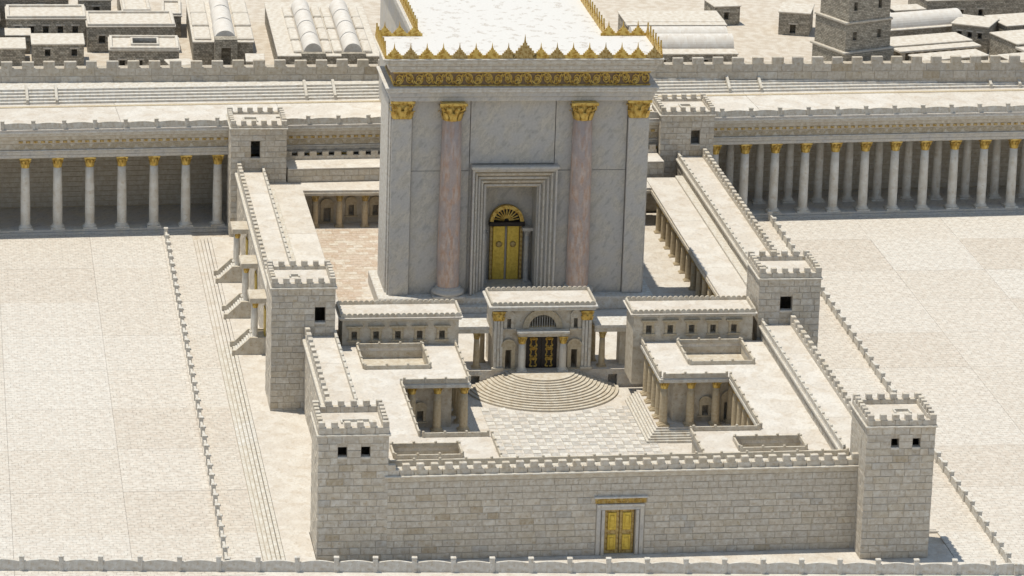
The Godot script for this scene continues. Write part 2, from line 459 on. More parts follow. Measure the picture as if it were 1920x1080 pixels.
func tower(x0: float, x1: float, zf: float, ybase: float, ycorn: float, ytop: float, wins: Array, hatch: Array, label: String):
	# wins: openings on the front [u centre, y0, w, h]
	var zb := zf - 12.2
	var t := thing("corner_tower", Vector3((x0 + x1) / 2, ybase, (zf + zb) / 2), label, "tower", "square towers of the precinct wall")
	var cuts := [[x0 + 1.5, x1 - 1.5, ybase + 8, ycorn + .05, zb + 1.5, zf - 1.5]]
	var holes := []
	for w in wins:
		cuts.append([w[0] - w[2] / 2, w[0] + w[2] / 2, w[1], w[1] + w[3], zf - 2.5, zf + .5])
		holes.append([w[0] - w[2] / 2 - x0, w[0] + w[2] / 2 - x0, w[1] - ybase, w[1] + w[3] - ybase])
		if w.size() > 4: cuts.append([w[0] - w[2] / 2, w[0] + w[2] / 2, w[1], w[1] + w[3], zb - .5, zb + 2.5])
	carved(t, "wall", [x0 + .12, x1 - .12, ybase, ycorn, zb + .12, zf - .12], cuts, M.joint)
	bricks(t, Vector3(x0, ybase, zf - .12), Vector3.RIGHT, Vector3.BACK, x1 - x0, ycorn - ybase, 1.28, 2.35, holes, true)
	bricks(t, Vector3(x0 + .12, ybase, zb), Vector3.BACK, Vector3.LEFT, 12.2, ycorn - ybase, 1.28, 2.35, [], false)
	bricks(t, Vector3(x1 - .12, ybase, zb), Vector3.BACK, Vector3.RIGHT, 12.2, ycorn - ybase, 1.28, 2.35, [], false)
	for w in wins:
		bbox(t, "sill", w[0] - w[2] / 2 - .05, w[0] + w[2] / 2 + .05, w[1] - .02, w[1] + .42, zf - 1.3, zf + .06, M.pale)
	# cornice ring, roof slab with a hatch, parapet, merlons
	var e := .3
	bbox(t, "cornice", x0 - e, x1 + e, ycorn, ycorn + .38, zb - e, zf + e, M.pale, .12)
	var yr := ycorn + .40
	carved(t, "roof", [x0 + .1, x1 - .1, yr - .1, yr + .1, zb + .1, zf - .1], [[hatch[0], hatch[1], yr - 1, yr + 1, hatch[2], hatch[3]], ], M.plaster)
	var hx: float = hatch[0]; var hX: float = hatch[1]; var hz: float = hatch[2]; var hZ: float = hatch[3]
	var rim := box(t, "hatch_rim", hx - .3, hX + .3, yr + .1, yr + .45, hz - .3, hz, M.pale)
	box(rim, "rim_side", hx - .3, hx, yr + .1, yr + .45, hz, hZ, M.pale)
	box(rim, "rim_side", hX, hX + .3, yr + .1, yr + .45, hz, hZ, M.pale)
	var pt := ytop - 1.0
	var th := .85
	for s in 4:
		var bm: MeshInstance3D
		match s:
			0: bm = box(t, "parapet", x0, x1, yr, pt - .12, zf - th, zf - .02, M.joint)
			1: bm = box(t, "parapet", x0, x1, yr, pt - .12, zb + .02, zb + th, M.joint)
			2: bm = box(t, "parapet", x0 + .02, x0 + th - .02, yr, pt - .12, zb + th, zf - th, M.joint)
			3: bm = box(t, "parapet", x1 - th + .02, x1 - .02, yr, pt - .12, zb + th, zf - th, M.joint)
	# parapet blocks
	var n := 5
	for i in n:
		var u0 := x0 + (x1 - x0) * i / n; var u1 := x0 + (x1 - x0) * (i + 1) / n
		bbox(t, "parapet_block", u0 + .05, u1 - .05, yr + .03, pt, zf - th - .06, zf + .05, M["lime%d" % (rng.randi() % 6)], .05)
		bbox(t, "parapet_block", u0 + .05, u1 - .05, yr + .03, pt, zb - .05, zb + th + .06, M["lime%d" % (rng.randi() % 6)], .05)
		var v0 := zb + th + .1 + (12.2 - 2 * th - .2) * i / n; var v1 := zb + th + .1 + (12.2 - 2 * th - .2) * (i + 1) / n
		bbox(t, "parapet_block", x0 - .05, x0 + th + .04, yr + .03, pt, v0 + .05, v1 - .05, M["lime%d" % (rng.randi() % 6)], .05)
		bbox(t, "parapet_block", x1 - th - .04, x1 + .05, yr + .03, pt, v0 + .05, v1 - .05, M["lime%d" % (rng.randi() % 6)], .05)
	merlons_line(t, Vector3(x0, pt, zf - .42), Vector3(x1, pt, zf - .42), 2.2, 1.15, 1.0, .9)
	merlons_line(t, Vector3(x0, pt, zb + .42), Vector3(x1, pt, zb + .42), 2.2, 1.15, 1.0, .9)
	merlons_line(t, Vector3(x0 + .42, pt, zb + 1.9), Vector3(x0 + .42, pt, zf - 1.9), 1.95, 1.05, 1.0, .9)
	merlons_line(t, Vector3(x1 - .42, pt, zb + 1.9), Vector3(x1 - .42, pt, zf - 1.9), 1.95, 1.05, 1.0, .9)

func side_wall(xo: float, xi: float, z0: float, z1: float, ylow: float, label: String, step: float):
	# rampart running in depth; xo outer face, xi inner parapet; z0 near end, z1 far end
	var s := signf(xi - xo)
	var t := thing("rampart_wall", Vector3((xo + xi) / 2, 0, (z0 + z1) / 2), label, "wall", "ramparts between the towers")
	var yw := 15.6
	box(t, "core", xo + s * .12, xi, 0, yw - .1, z1, z0, M.joint)
	bricks(t, Vector3(xo + s * .12, 0, z1), Vector3.BACK, Vector3(-s, 0, 0), z0 - z1, 14.6, 1.28, 2.4, [], false)
	bricks(t, Vector3(xi, ylow, z1), Vector3.BACK, Vector3(s, 0, 0), z0 - z1, 15.2 - ylow, 1.2, 2.4, [], false)
	var nseg := int(round((z0 - z1) / 19.0))
	for i in nseg:
		bbox(t, "walkway", xo, xi + s * .12, yw - .1, yw + .06 + rng.randf_range(-.03, 0), lerpf(z1, z0, float(i) / nseg) + .03, lerpf(z1, z0, float(i + 1) / nseg) - .03, M[["plaster", "plaster2"][rng.randi() % 2]], .03)
	bbox(t, "outer_moulding", xo - s * .5, xo + s * .3, yw - .75, yw - .12, z1 + .02, z0 - .02, M.pale, .15)
	box(t, "outer_parapet", xo + s * .02, xo + s * .85, yw + .06, yw + .95, z1 + .05, z0 - .05, M.lime2)
	merlons_line(t, Vector3(xo + s * .43, yw + .95, z1 + .4), Vector3(xo + s * .43, yw + .95, z0 - .4), step, step * .52, 1.15, .9)
	knob_parapet(t, Vector3(xi - s * .2, yw + .06, z1 + .2), Vector3(xi - s * .2, yw + .06, z0 - .2), .95, 3.6, M.pale, .5)
	bbox(t, "inner_moulding", xi - s * .3, xi + s * .45, yw - .7, yw - .12, z1 + .02, z0 - .02, M.pale, .12)

func window_hall(x0: float, x1: float, zf: float, zb: float, y0: float, y1: float, wx: Array, wy: float, label: String):
	var t := thing("window_hall", Vector3((x0 + x1) / 2, y0, (zf + zb) / 2), label, "building")
	var cuts := []
	for x in wx: cuts.append([x - .55, x + .55, wy, wy + 1.7, zf - 2.4, zf + .4])
	carved(t, "wall", [x0 + .4, x1 - .4, 4.4 if y0 > 4 else y0, y1 - .5, zb + .3, zf - .3], cuts, M.cream)
	for x in wx: arched_window(t, x, wy, zf - .3, 1.1, 1.7, .5, M.trim, "window_frame", false, .25)
	bbox(t, "cornice", x0 - .1, x1 + .1, y1 - .5, y1 - .1, zb - .2, zf + .2, M.pale, .12)
	bbox(t, "roof", x0 - .35, x1 + .35, y1 - .1, y1 + .12, zb - .45, zf + .45, M.plaster, .05)
	var y := y1 + .12
	wavy_parapet(t, Vector3(x0 + .1, y, zf - .1), Vector3(x1 - .1, y, zf - .1), .85, 1.05, M.cream)
	wavy_parapet(t, Vector3(x0 + .1, y, zb + .1), Vector3(x1 - .1, y, zb + .1), .85, 1.05, M.cream)
	wavy_parapet(t, Vector3(x0 + .1, y, zf - .4), Vector3(x0 + .1, y, zb + .4), .85, 1.05, M.cream)
	wavy_parapet(t, Vector3(x1 - .1, y, zf - .4), Vector3(x1 - .1, y, zb + .4), .85, 1.05, M.cream)
	return t
func basin(t: Node, x0: float, x1: float, z0: float, z1: float, y: float):
	# light well: the rim round an opening in the roof
	knob_parapet(t, Vector3(x0, y, z0), Vector3(x1, y, z0), .8, 4.2, M.cream)
	knob_parapet(t, Vector3(x0, y, z1), Vector3(x1, y, z1), .8, 4.2, M.cream)
	knob_parapet(t, Vector3(x0, y, z0 - .3), Vector3(x0, y, z1 + .3), .8, 4.2, M.cream)
	knob_parapet(t, Vector3(x1, y, z0 - .3), Vector3(x1, y, z1 + .3), .8, 4.2, M.cream)

func chamber_court(s: float, xw: float, xo: float, xe: float, zn: float, zop: float, zcl: float, zback: float, label: String):
	# roofed chambers round an open court. s=+1: wall on the +x side.
	# xw: rampart side, xo: outer edge of the opening, xe: court edge; zn near end, zop..zcl opening, zback far end
	var t := thing("chamber_court", Vector3((xw + xe) / 2, 1.0, (zn + zback) / 2), label, "building", "roofed chambers beside the paved court")
	var y := 13.0
	var f := 3.3
	var cx: float = (xw + xe) / 2
	# light wells
	var w1 := [cx - 6.3 + s * 1.2, cx + 6.3 + s * 1.2, zback + 1.2, zback + 14.5]
	var w2 := [cx - 6.1 + s * 1.2, cx + 6.1 + s * 1.2, zop + 5.2, zop + 11.4]
	var lo := minf(xw, xe); var hi := maxf(xw, xe); var ol := minf(xw, xo); var oh := maxf(xw, xo)
	carved(t, "roof", [lo, hi, y - .7, y, zback, zcl], [[w1[0], w1[1], y - 2, y + 1, w1[2], w1[3]]], M.plaster2)
	box(t, "roof_strip", ol, oh, y - .7, y - .004, zop, zcl, M.plaster2)
	carved(t, "roof", [lo, hi, y - .7, y - .008, zop, zn], [[w2[0], w2[1], y - 2, y + 1, w2[2], w2[3]]], M.plaster)
	for q in [w1, w2]:
		carved(t, "well_lining", [q[0] - .5, q[1] + .5, 10.4, y - .72, q[2] - .5, q[3] + .5], [[q[0], q[1], 10.8, y + 1, q[2], q[3]]], M.cream)
	basin(t, w1[0], w1[1], w1[3], w1[2], y); basin(t, w2[0], w2[1], w2[3], w2[2], y)
	# floor of the chambers with steps down to the paved court
	box(t, "floor", minf(xw, xe - s * .6), maxf(xw, xe - s * .6), .8, f, zback, zcl + .6, M.plaster)
	box(t, "floor_strip", ol, oh, 1.0, f - .004, zop, zcl + .6, M.plaster)
	var ex := xe - s * .6
	for i in 5:
		var d := .42 * (5 - i)
		var yy := 1.0 + (f - 1.0) * (i + 1) / 6.0
		bbox(t, "step", ex - s * d, xo + s * .1, .8, yy, zback - .2, zcl + .6 + d, M.pale, .04)
	# chamber walls set back behind the columns
	var wz := zcl - 2.8
	var wx0 := xe + s * 3.0
	var dx := cx + s * 1.9; var wx := cx - s * 2.6
	carved(t, "chamber_wall", [minf(wx0, xw), maxf(wx0, xw), f, y - .7, wz - 2.5, wz], [[wx - .6, wx + .6, 4.6, 6.6, wz - 2, wz + 1], [dx - .9, dx + .9, f + .02, 7.2, wz - 2, wz + 1]], M.cream)
	arched_window(t, wx, 4.6, wz, 1.2, 2.0, .55, M.trim)
	arched_window(t, dx, f + .3, wz, 1.8, 3.6, .6, M.trim, "door_frame")
	box(t, "chamber_wall", minf(wx0, wx0 + s * .6), maxf(wx0, wx0 + s * .6), f, y - .7, zback + .2, wz - 2.5, M.cream)
	box(t, "chamber_wall", minf(xo + s * 4.5, xw), maxf(xo + s * 4.5, xw), f, y - .7, zop - 1, wz, M.cream)
	# near block is closed by walls
	box(t, "chamber_wall", minf(xe + s * .4, xw), maxf(xe + s * .4, xw), 1.0, y - .7, zop + .5, zop + 1.1, M.cream)
	box(t, "chamber_wall", minf(xe + s * .3, xe + s * .9), maxf(xe + s * .3, xe + s * .9), 1.0, y - .7, zop + 1.1, zn, M.cream)
	# columns
	for i in 5: column(t, xe + s * .9, zcl - .9 - i * 4.55, f, y - .7, .78, M.warm_column, M.gold if i == 0 else M.oldgold)
	for i in 2: column(t, lerpf(xe + s * .9, xo + s * .5, [.40, .78][i]), zcl - .9, f, y - .7, .78, M.warm_column, M.gold)
	for i in 5: column(t, xo + s * .9, zcl - 5.5 + 4.6 * (i + .0) + 3.5, f, y - .7, .78, M.warm_column, M.oldgold)
	# edge parapets
	var e: Material = M.pale
	for q in [[xe, zback, xe, zcl], [xe, zcl, xo, zcl], [xo, zcl, xo, zop], [xo, zop, xe, zop], [xe, zop, xe, zn]]:
		var a := Vector3(q[0], y, q[1]); var b := Vector3(q[2], y, q[3])
		var u := (b - a).normalized()
		knob_parapet(t, a + u * .4, b - u * .4, .85, 4.0, M.cream, .3)
	# eave mouldings below the parapets
	bbox(t, "eave", minf(xe - s * .25, xe + s * .5), maxf(xe - s * .25, xe + s * .5), y - 1.0, y - .25, zback, zcl + .25, e, .1)
	bbox(t, "eave", minf(xe + s * .5, xo - s * .25), maxf(xe + s * .5, xo - s * .25), y - 1.0, y - .25, zcl - .5, zcl + .25, e, .1)
	bbox(t, "eave", minf(xo - s * .25, xo + s * .5), maxf(xo - s * .25, xo + s * .5), y - 1.0, y - .25, zop, zcl + .26, e, .1)
	return t

func inner_colonnade(x_eave: float, x_wall: float, z0: float, z1: float, label: String, cols: Array):
	# long roofed walk along a rear rampart
	var s := signf(x_wall - x_eave)
	var t := thing("colonnade_walk", Vector3((x_eave + x_wall) / 2, 4.5, (z0 + z1) / 2), label, "colonnade", "roofed walks round the temple court")
	for i in 3: bbox(t, "roof", x_eave, x_wall, 12.4, 13.0 - .02 * (i % 2), lerpf(z1, z0, i / 3.0) + .04, lerpf(z1, z0, (i + 1) / 3.0) - .04, M.plaster if i != 1 else M.plaster2, .05)
	bbox(t, "eave", x_eave - s * .2, x_eave + s * .8, 11.7, 12.5, z1, z0 + .2, M.cream, .1)
	box(t, "back_wall", x_wall - s * .5, x_wall, 4.5, 12.4, z1, z0, M.cream)
	bbox(t, "roof_kerb", x_wall - s * 1.9, x_wall - s * .2, 12.98, 13.5, z1 + .3, z0 - .3, M.pale, .08)
	for z in cols: column(t, x_eave + s * .7, z, 4.5, 11.75, .62, M.warm_column, M.oldgold)

func scroll_mesh(flip: bool) -> Mesh:
	# one scroll of the vine frieze, about 3.6 m long and 2.4 m high, round the origin
	var st := SurfaceTool.new(); st.begin(Mesh.PRIMITIVE_TRIANGLES); st.set_smooth_group(-1)
	var f := -1.0 if flip else 1.0
	var path := PackedVector3Array()
	for i in 30:
		var t := i / 29.0
		var a := -PI * .9 + t * TAU * 1.35
		var r := 1.15 * (1.0 - .78 * t)
		path.append(Vector3(cos(a) * r, sin(a) * r * f, .05))
	tube(st, path, .17, 5, .6)
	var stem := PackedVector3Array()
	for i in 11:
		var t := i / 10.0
		stem.append(Vector3(-1.1 - 1.0 * (1 - t) * 1.0 , -f * (.9 * cos(t * PI * .9) * -1.0 + .1), .05))
	tube(st, stem, .15, 5)
	for k in 7:      # rosette
		var a := TAU * k / 7
		var c := Vector3(cos(a), sin(a), 0) * .26
		tri(st, c * .2 + Vector3(0, 0, .2), c + Vector3(-sin(a), cos(a), 0) * .14 + Vector3(0, 0, .12), c * 1.7 + Vector3(0, 0, .16), Vector3.BACK)
		tri(st, c * .2 + Vector3(0, 0, .2), c - Vector3(-sin(a), cos(a), 0) * .14 + Vector3(0, 0, .12), c * 1.7 + Vector3(0, 0, .16), Vector3.BACK)
	for k in 5:      # leaves
		var a := -2.4 + k * .95
		var c := Vector3(cos(a) * .75, sin(a) * .75 * f, .1)
		var d := Vector3(cos(a + .9), sin(a + .9) * f, 0) * .34
		var e := Vector3(-d.y, d.x, 0) * .5
		tri(st, c - d, c + e + Vector3(0, 0, .12), c + d, Vector3.BACK)
		tri(st, c - d, c - e + Vector3(0, 0, .12), c + d, Vector3.BACK)
	st.generate_normals()
	return st.commit()
func crown_mesh(w: float, h: float, key: String) -> Mesh:
	# stepped gable with a spike
	var p := PackedVector2Array([Vector2(-w * .55, 0), Vector2(-w * .55, h * .22)])
	var n := 4
	for i in n:
		var x := w * (.42 - .32 * i / (n - 1)); var y0 := h * (.22 + .42 * i / n); var y1 := h * (.22 + .42 * (i + 1) / n)
		p.append(Vector2(-x, y0)); p.append(Vector2(-x, y1))
	p.append(Vector2(-w * .05, h * .64)); p.append(Vector2(0, h)); p.append(Vector2(w * .05, h * .64))
	for i in range(n - 1, -1, -1):
		var x := w * (.42 - .32 * i / (n - 1)); var y0 := h * (.22 + .42 * i / n); var y1 := h * (.22 + .42 * (i + 1) / n)
		p.append(Vector2(x, y1)); p.append(Vector2(x, y0))
	p.append(Vector2(w * .55, h * .22)); p.append(Vector2(w * .55, 0))
	return prism(p, .32, key)
func house(nm: String, x0: float, x1: float, z0: float, z1: float, yb: float, h: float, wins: Array, label: String, rot := 0.0, rim := true, m := "rough", court := []):
	# z0 near, z1 far. wins on the front: [x, y above base, w, h]
	var t := thing(nm, Vector3((x0 + x1) / 2, yb, (z0 + z1) / 2), label, "house", "houses beyond the crenellated wall")
	var cuts := []
	for w in wins: cuts.append([w[0] - w[2] / 2, w[0] + w[2] / 2, yb + w[1], yb + w[1] + w[3], z0 - 2.2, z0 + .5])
	if court.size() > 0: cuts.append([court[0], court[1], yb + .5, yb + h + 1, court[2], court[3]])
	carved(t, "wall", [x0, x1, yb - 6, yb + h, z1, z0], cuts, M[m])
	for w in wins: box(t, "lintel", w[0] - w[2] * .8, w[0] + w[2] * .8, yb + w[1] + w[3] + .02, yb + w[1] + w[3] + .4, z0 - .1, z0 + .08, M.city2)
	if court.size() > 0: carved(t, "roof", [x0 - .25, x1 + .25, yb + h, yb + h + .35, z1 - .25, z0 + .25], [[court[0], court[1], yb, yb + h + 1, court[2], court[3]]], M.houseroof)
	else: bbox(t, "roof", x0 - .25, x1 + .25, yb + h, yb + h + .35, z1 - .25, z0 + .25, M.houseroof, .1)
	if rim:
		var y := yb + h + .35
		for q in [[x0, x1, z0 - .7, z0], [x0, x1, z1, z1 + .7], [x0, x0 + .7, z1 + .7, z0 - .7], [x1 - .7, x1, z1 + .7, z0 - .7]]:
			bbox(t, "roof_rim", q[0], q[1], y, y + .55, q[2], q[3], M.houseroof, .12)
	t.rotation.y = rot
	return t
func vault_mesh(r: float, L: float, rise: float, key: String) -> Mesh:
	if cache.has(key): return cache[key]
	var pts := PackedVector2Array()
	for i in 17:
		var a := PI * i / 16
		pts.append(Vector2(cos(a) * r, sin(a) * rise))
	return prism(pts, L, key)

# ---------------------------------------------------------------- scene
func _ready():
	rng.seed = 20240
	# camera
	var cam := Camera3D.new(); cam.name = "camera"; add_child(cam)
	var X := Vector3(0.99011903, 0.01109707, -0.13978973)   # set below from the measured axes
	var n := Vector3(-1085, -2330, 7500).normalized()
	var d := Vector3(-.032, 1, 0); d.z = -(n.x * d.x + n.y) / n.z; d = d.normalized(); d = (d - n * n.dot(d)).normalized()
	X = d.cross(n).normalized()
	# rows of the camera-to-world rotation for camera axes right, down, forward
	var right := Vector3(X.x, -d.x, -n.x); var down := Vector3(X.y, -d.y, -n.y); var fwd := Vector3(X.z, -d.z, -n.z)
	cam.transform = Transform3D(Basis(right, -down, -fwd), Vector3(-115.9786, 248.1265, 644.1911))
	cam.fov = 8.2364; cam.near = 1.0; cam.far = 6000.0; cam.current = true
	# sky, sun, exposure
	var we := WorldEnvironment.new(); we.name = "environment"; var env := Environment.new()
	env.background_mode = Environment.BG_SKY
	var sm := ProceduralSkyMaterial.new()
	sm.sky_top_color = Color(.55, .63, .73); sm.sky_horizon_color = Color(.86, .88, .89); sm.sky_curve = .16; sm.sky_energy_multiplier = 1.0
	sm.ground_bottom_color = Color(.50, .47, .42); sm.ground_horizon_color = Color(.72, .76, .80)
	sm.sun_angle_max = 1.0
	var sky := Sky.new(); sky.sky_material = sm; env.sky = sky
	env.tonemap_mode = Environment.TONE_MAPPER_LINEAR
	env.tonemap_exposure = .98
	env.sdfgi_enabled = true; env.ssao_enabled = true; env.ssil_enabled = true
	we.environment = env; add_child(we)
	var sun := DirectionalLight3D.new(); sun.name = "sun"; add_child(sun)
	sun.look_at_from_position(Vector3.ZERO, Vector3(.23, -1.0, .085), Vector3.BACK)
	sun.light_energy = 1.35; sun.light_color = Color(1.0, .965, .90); sun.light_angular_distance = .53; sun.shadow_enabled = true
	materials()
	ground()
	precinct_walls()
	courts()
	temple()
	stoa()
	city()
	small_things()

func ground():
	var g := setting("ground")
	var pm := PlaneMesh.new(); pm.size = Vector2(5000, 5000)
	add(g, "ground_sheet", pm, Vector3(0, -.25, 0), M.sand)
	var o := setting("outer_court")
	var zs := [-198.0, -175.9, -151.4, -128.8, -106.6, -83.0, -59.7, -36.6, -14.5, 6.0]
	var tone := {0: [1, 4, 2, 1, 0, 0, 1, 0, 2], 1: [1, 3, 0, 2, 2, 0, 1, 1, 0], 2: [0, 1, 1, 0, 4, 3, 4, 3, 1], 3: [0, 1, 0, 1, 0, 3, 1, 3, 0]}
	var xl := [[-150.0, -105.2], [-105.2, -85.0], [-85.0, -69.3], [-69.3, -62.6]]
	for c in 4:
		for r in zs.size() - 1:
			var k: int = tone[c][r]
			box(o, "paving_panel", xl[c][0] + .02, xl[c][1] - .02, -.2, rng.randf_range(-.012, .012), zs[r] + .02 - (6 if r == 0 else 0), zs[r + 1] - .02, M["pave%d" % k])
	var xr := [[58.5, 68.2], [68.2, 88.0], [88.0, 108.0], [108.0, 128.0], [128.0, 150.0]]
	var zr := [-213.0, -192.0, -168.0, -147.0, -124.0, -101.0, -78.0, -54.0, -31.0, -8.0, 13.0]
	for c in 5:
		for r in zr.size() - 1:
			var k: int = [1, 4, 0, 2, 1, 0, 4, 2, 1, 3, 0, 1][(r * 3 + c * 5 + r * c) % 12]
			box(o, "paving_panel", xr[c][0] + .02, xr[c][1] - .02, -.2, rng.randf_range(-.012, .012), zr[r] + .02, zr[r + 1] - .02, M["pave%d" % k])
	box(o, "terrace", -62.5, -40, -.2, .0, -11, 4.5, M.plaster2)
	box(o, "terrace", -41.9, 58.4, -.2, -.004, -2, 12.5, M.plaster)
	box(o, "forecourt", -150, 150, -.22, -.03, 4.4, 60, M.plaster2)
	# long low steps beside the walls, and the terrace they lead to
	var q := [-196.0, -120.0, -73.0, -60.0, 2.5]
	for j in 4:
		for i in 5: bbox(o, "terrace_step", -62.5 + i * .75, -61.87 + i * .75, -.2, .15 * (i + 1), q[j] + .03, q[j + 1] - .03, M.white if j == 2 else (M.pale if j % 2 == 1 else M.plaster), .03)
	box(o, "terrace", -58.8, -48.5, -.2, .78, -196, -12, M.plaster)
	box(o, "terrace", -58.8, -53.6, -.2, .775, -12, 2.5, M.plaster)
	box(o, "terrace_step", -62.4, -58.7, -.2, .05, -196, 2.4, M.joint)
	box(o, "terrace", 46, 58.4, -.2, .3, -206, -8.5, M.plaster2)
	bbox(o, "terrace_step", 55.5, 58.8, -.2, .15, -206, -8, M.plaster, .03)

func precinct_walls():
	tower(-53.5, -41.3, .8, 0, 22.9, 25.5, [[-49.3, 18.8, 1.6, 2.2], [-45.3, 18.8, 1.6, 2.2, 1]], [-48.8, -44.2, -5.8, -4.4], "near left square stone tower beside the end of the long front wall")
	tower(41.5, 53.7, 4.6, 0, 24.2, 26.6, [[46.6, 20.2, 1.4, 2.0], [50.4, 20.2, 1.4, 2.0]], [48.0, 50.4, -3.0, -1.2], "near right square stone tower casting a shadow on the ground beside it")
	tower(-55.2, -43.0, -78, 0, 25.0, 27.2, [[-45.9, 18.0, 2.0, 3.4]], [-51, -49.6, -85.2, -84], "middle left stone tower standing beside the three small stair porches")
	tower(39.7, 51.9, -82, 0, 24.6, 27.0, [[45.2, 18.0, 2.4, 3.2]], [41, 42.2, -89, -88], "middle right stone tower next to the hall with five windows")
	tower(-54.6, -42.4, -196, 0, 25.0, 27.0, [[-49.2, 18.2, 2.0, 4.2, 1]], [-51.2, -48.6, -203.5, -200.5], "far left stone tower in front of the gold-capped portico columns")
	tower(42.0, 54.2, -206, 0, 24.9, 27.0, [[50.0, 18.0, 2.0, 3.6]], [47.6, 49.8, -213.6, -211.4], "far right stone tower beside the marble temple, touching the portico")
	# front wall with its gate
	var t := thing("front_wall", Vector3(0, 0, 0), "long crenellated front wall of pale stone blocks with a yellow double door", "wall")
	var gx := -.45
	carved(t, "core", [-42.5, 43, 0, 15.3, -5, -.12], [[gx - 2.7, gx + 2.7, -.5, 8.4, -1.6, 1]], M.joint)
	bricks(t, Vector3(-42, 0, -.12), Vector3.RIGHT, Vector3.BACK, 84.5, 14.4, 1.2, 2.5, [[42 + gx - 4.3, 42 + gx + 4.3, -1, 9.6]], true)
	bbox(t, "plain_band", -42, 42.4, 14.42, 15.3, -.6, -.02, M.cream, .05)
	bbox(t, "ledge", -42, 42.4, 15.3, 15.62, -5.2, .45, M.pale, .1)
	for i in 34:
		bbox(t, "parapet_block", -41.8 + i * 2.47 + .05, -41.8 + (i + 1) * 2.47 - .05, 15.62, 16.6, -.85, -.05, M["lime%d" % (rng.randi() % 6)], .05)
	merlons_line(t, Vector3(-41.4, 16.6, -.45), Vector3(41.8, 16.6, -.45), 2.47, 1.35, 1.05, .95)
	knob_parapet(t, Vector3(-41, 15.62, -4.9), Vector3(41, 15.62, -4.9), 1.1, 4.6, M.cream, .4)
	for s in [-1.0, 1.0]:
		bbox(t, "door_jamb", gx + s * 2.75, gx + s * 3.3, 0, 8.4, -.5, .3, M.marble2, .08)
		bbox(t, "door_jamb", gx + s * 3.45, gx + s * 4.2, 0, 9.0, -.3, .12, M.marble2, .06)
	bbox(t, "lintel", gx - 4.2, gx + 4.2, 9.02, 9.5, -.3, .4, M.white, .08)
	bbox(t, "lintel", gx - 3.48, gx + 3.48, 8.4, 9.0, -.5, .2, M.marble2, .06)
	var fr := bbox(t, "lintel_frieze", gx - 4.5, gx + 4.5, 9.6, 10.6, -.2, .14, M.oldgold, .05)
	var sc := scroll_mesh(false); var sc2 := scroll_mesh(true)
	for i in 8: add(fr, "scroll", sc if i % 2 == 0 else sc2, Vector3(gx - 3.85 + i * 1.1, 10.1, .16), M.gold, Basis().scaled(Vector3(.36, .36, .5)))
	bbox(t, "lintel_cornice", gx - 4.8, gx + 4.8, 10.62, 10.95, -.2, .6, M.white, .1)
	for s in [-1.0, 1.0]:
		var lf := bbox(t, "door_leaf", gx + s * .06, gx + s * 2.6, .05, 8.3, -1.0, -.7, M.oldgold, .04)
		for q in [[.7, 3.6], [4.4, 7.7]]:
			var a: float = gx + s * .55; var b: float = gx + s * 2.1
			bbox(lf, "door_panel", a, b, q[0], q[1], -.75, -.5, M.goldleaf, .12)
			bbox(lf, "door_rib", a + s * .35, b - s * .35, q[0] + .5, q[1] - .5, -.55, -.38, M.goldleaf, .1)
	t.rotation.y = .018
	side_wall(-48.8, -42.8, -11.4, -78.0, 13, "rampart wall with walkway between the near and middle left towers", 3.2)
	side_wall(46.9, 40.4, -7.6, -82.0, 13, "rampart wall with walkway between the near and middle right towers", 3.2)
	side_wall(-53.2, -47.3, -90.2, -196.0, 13, "rampart wall above the three small stair porches", 2.9)
	side_wall(52.5, 46.0, -94.2, -206.0, 13, "rampart wall running beside the colonnade right of the temple", 2.9)
	var b := thing("rear_wall", Vector3(0, 0, -203), "low crenellated wall behind the temple, between the two far towers", "wall")
	box(b, "core", -42.4, 42, 4.5, 15.9, -206.5, -198.4, M.joint)
	bricks(b, Vector3(-42.3, 13, -198.4), Vector3.RIGHT, Vector3.BACK, 84, 2.7, 1.3, 2.6, [], true)
	bbox(b, "walkway", -42.3, 41.9, 15.9, 16.1, -206.6, -198.2, M.plaster2, .04)
	box(b, "parapet", -42.2, 41.8, 16.1, 16.9, -206.4, -205.5, M.lime0)
	merlons_line(b, Vector3(-42, 16.9, -205.95), Vector3(41.6, 16.9, -205.95), 2.7, 1.5, 1.0, .95)
	b.rotation.y = .05

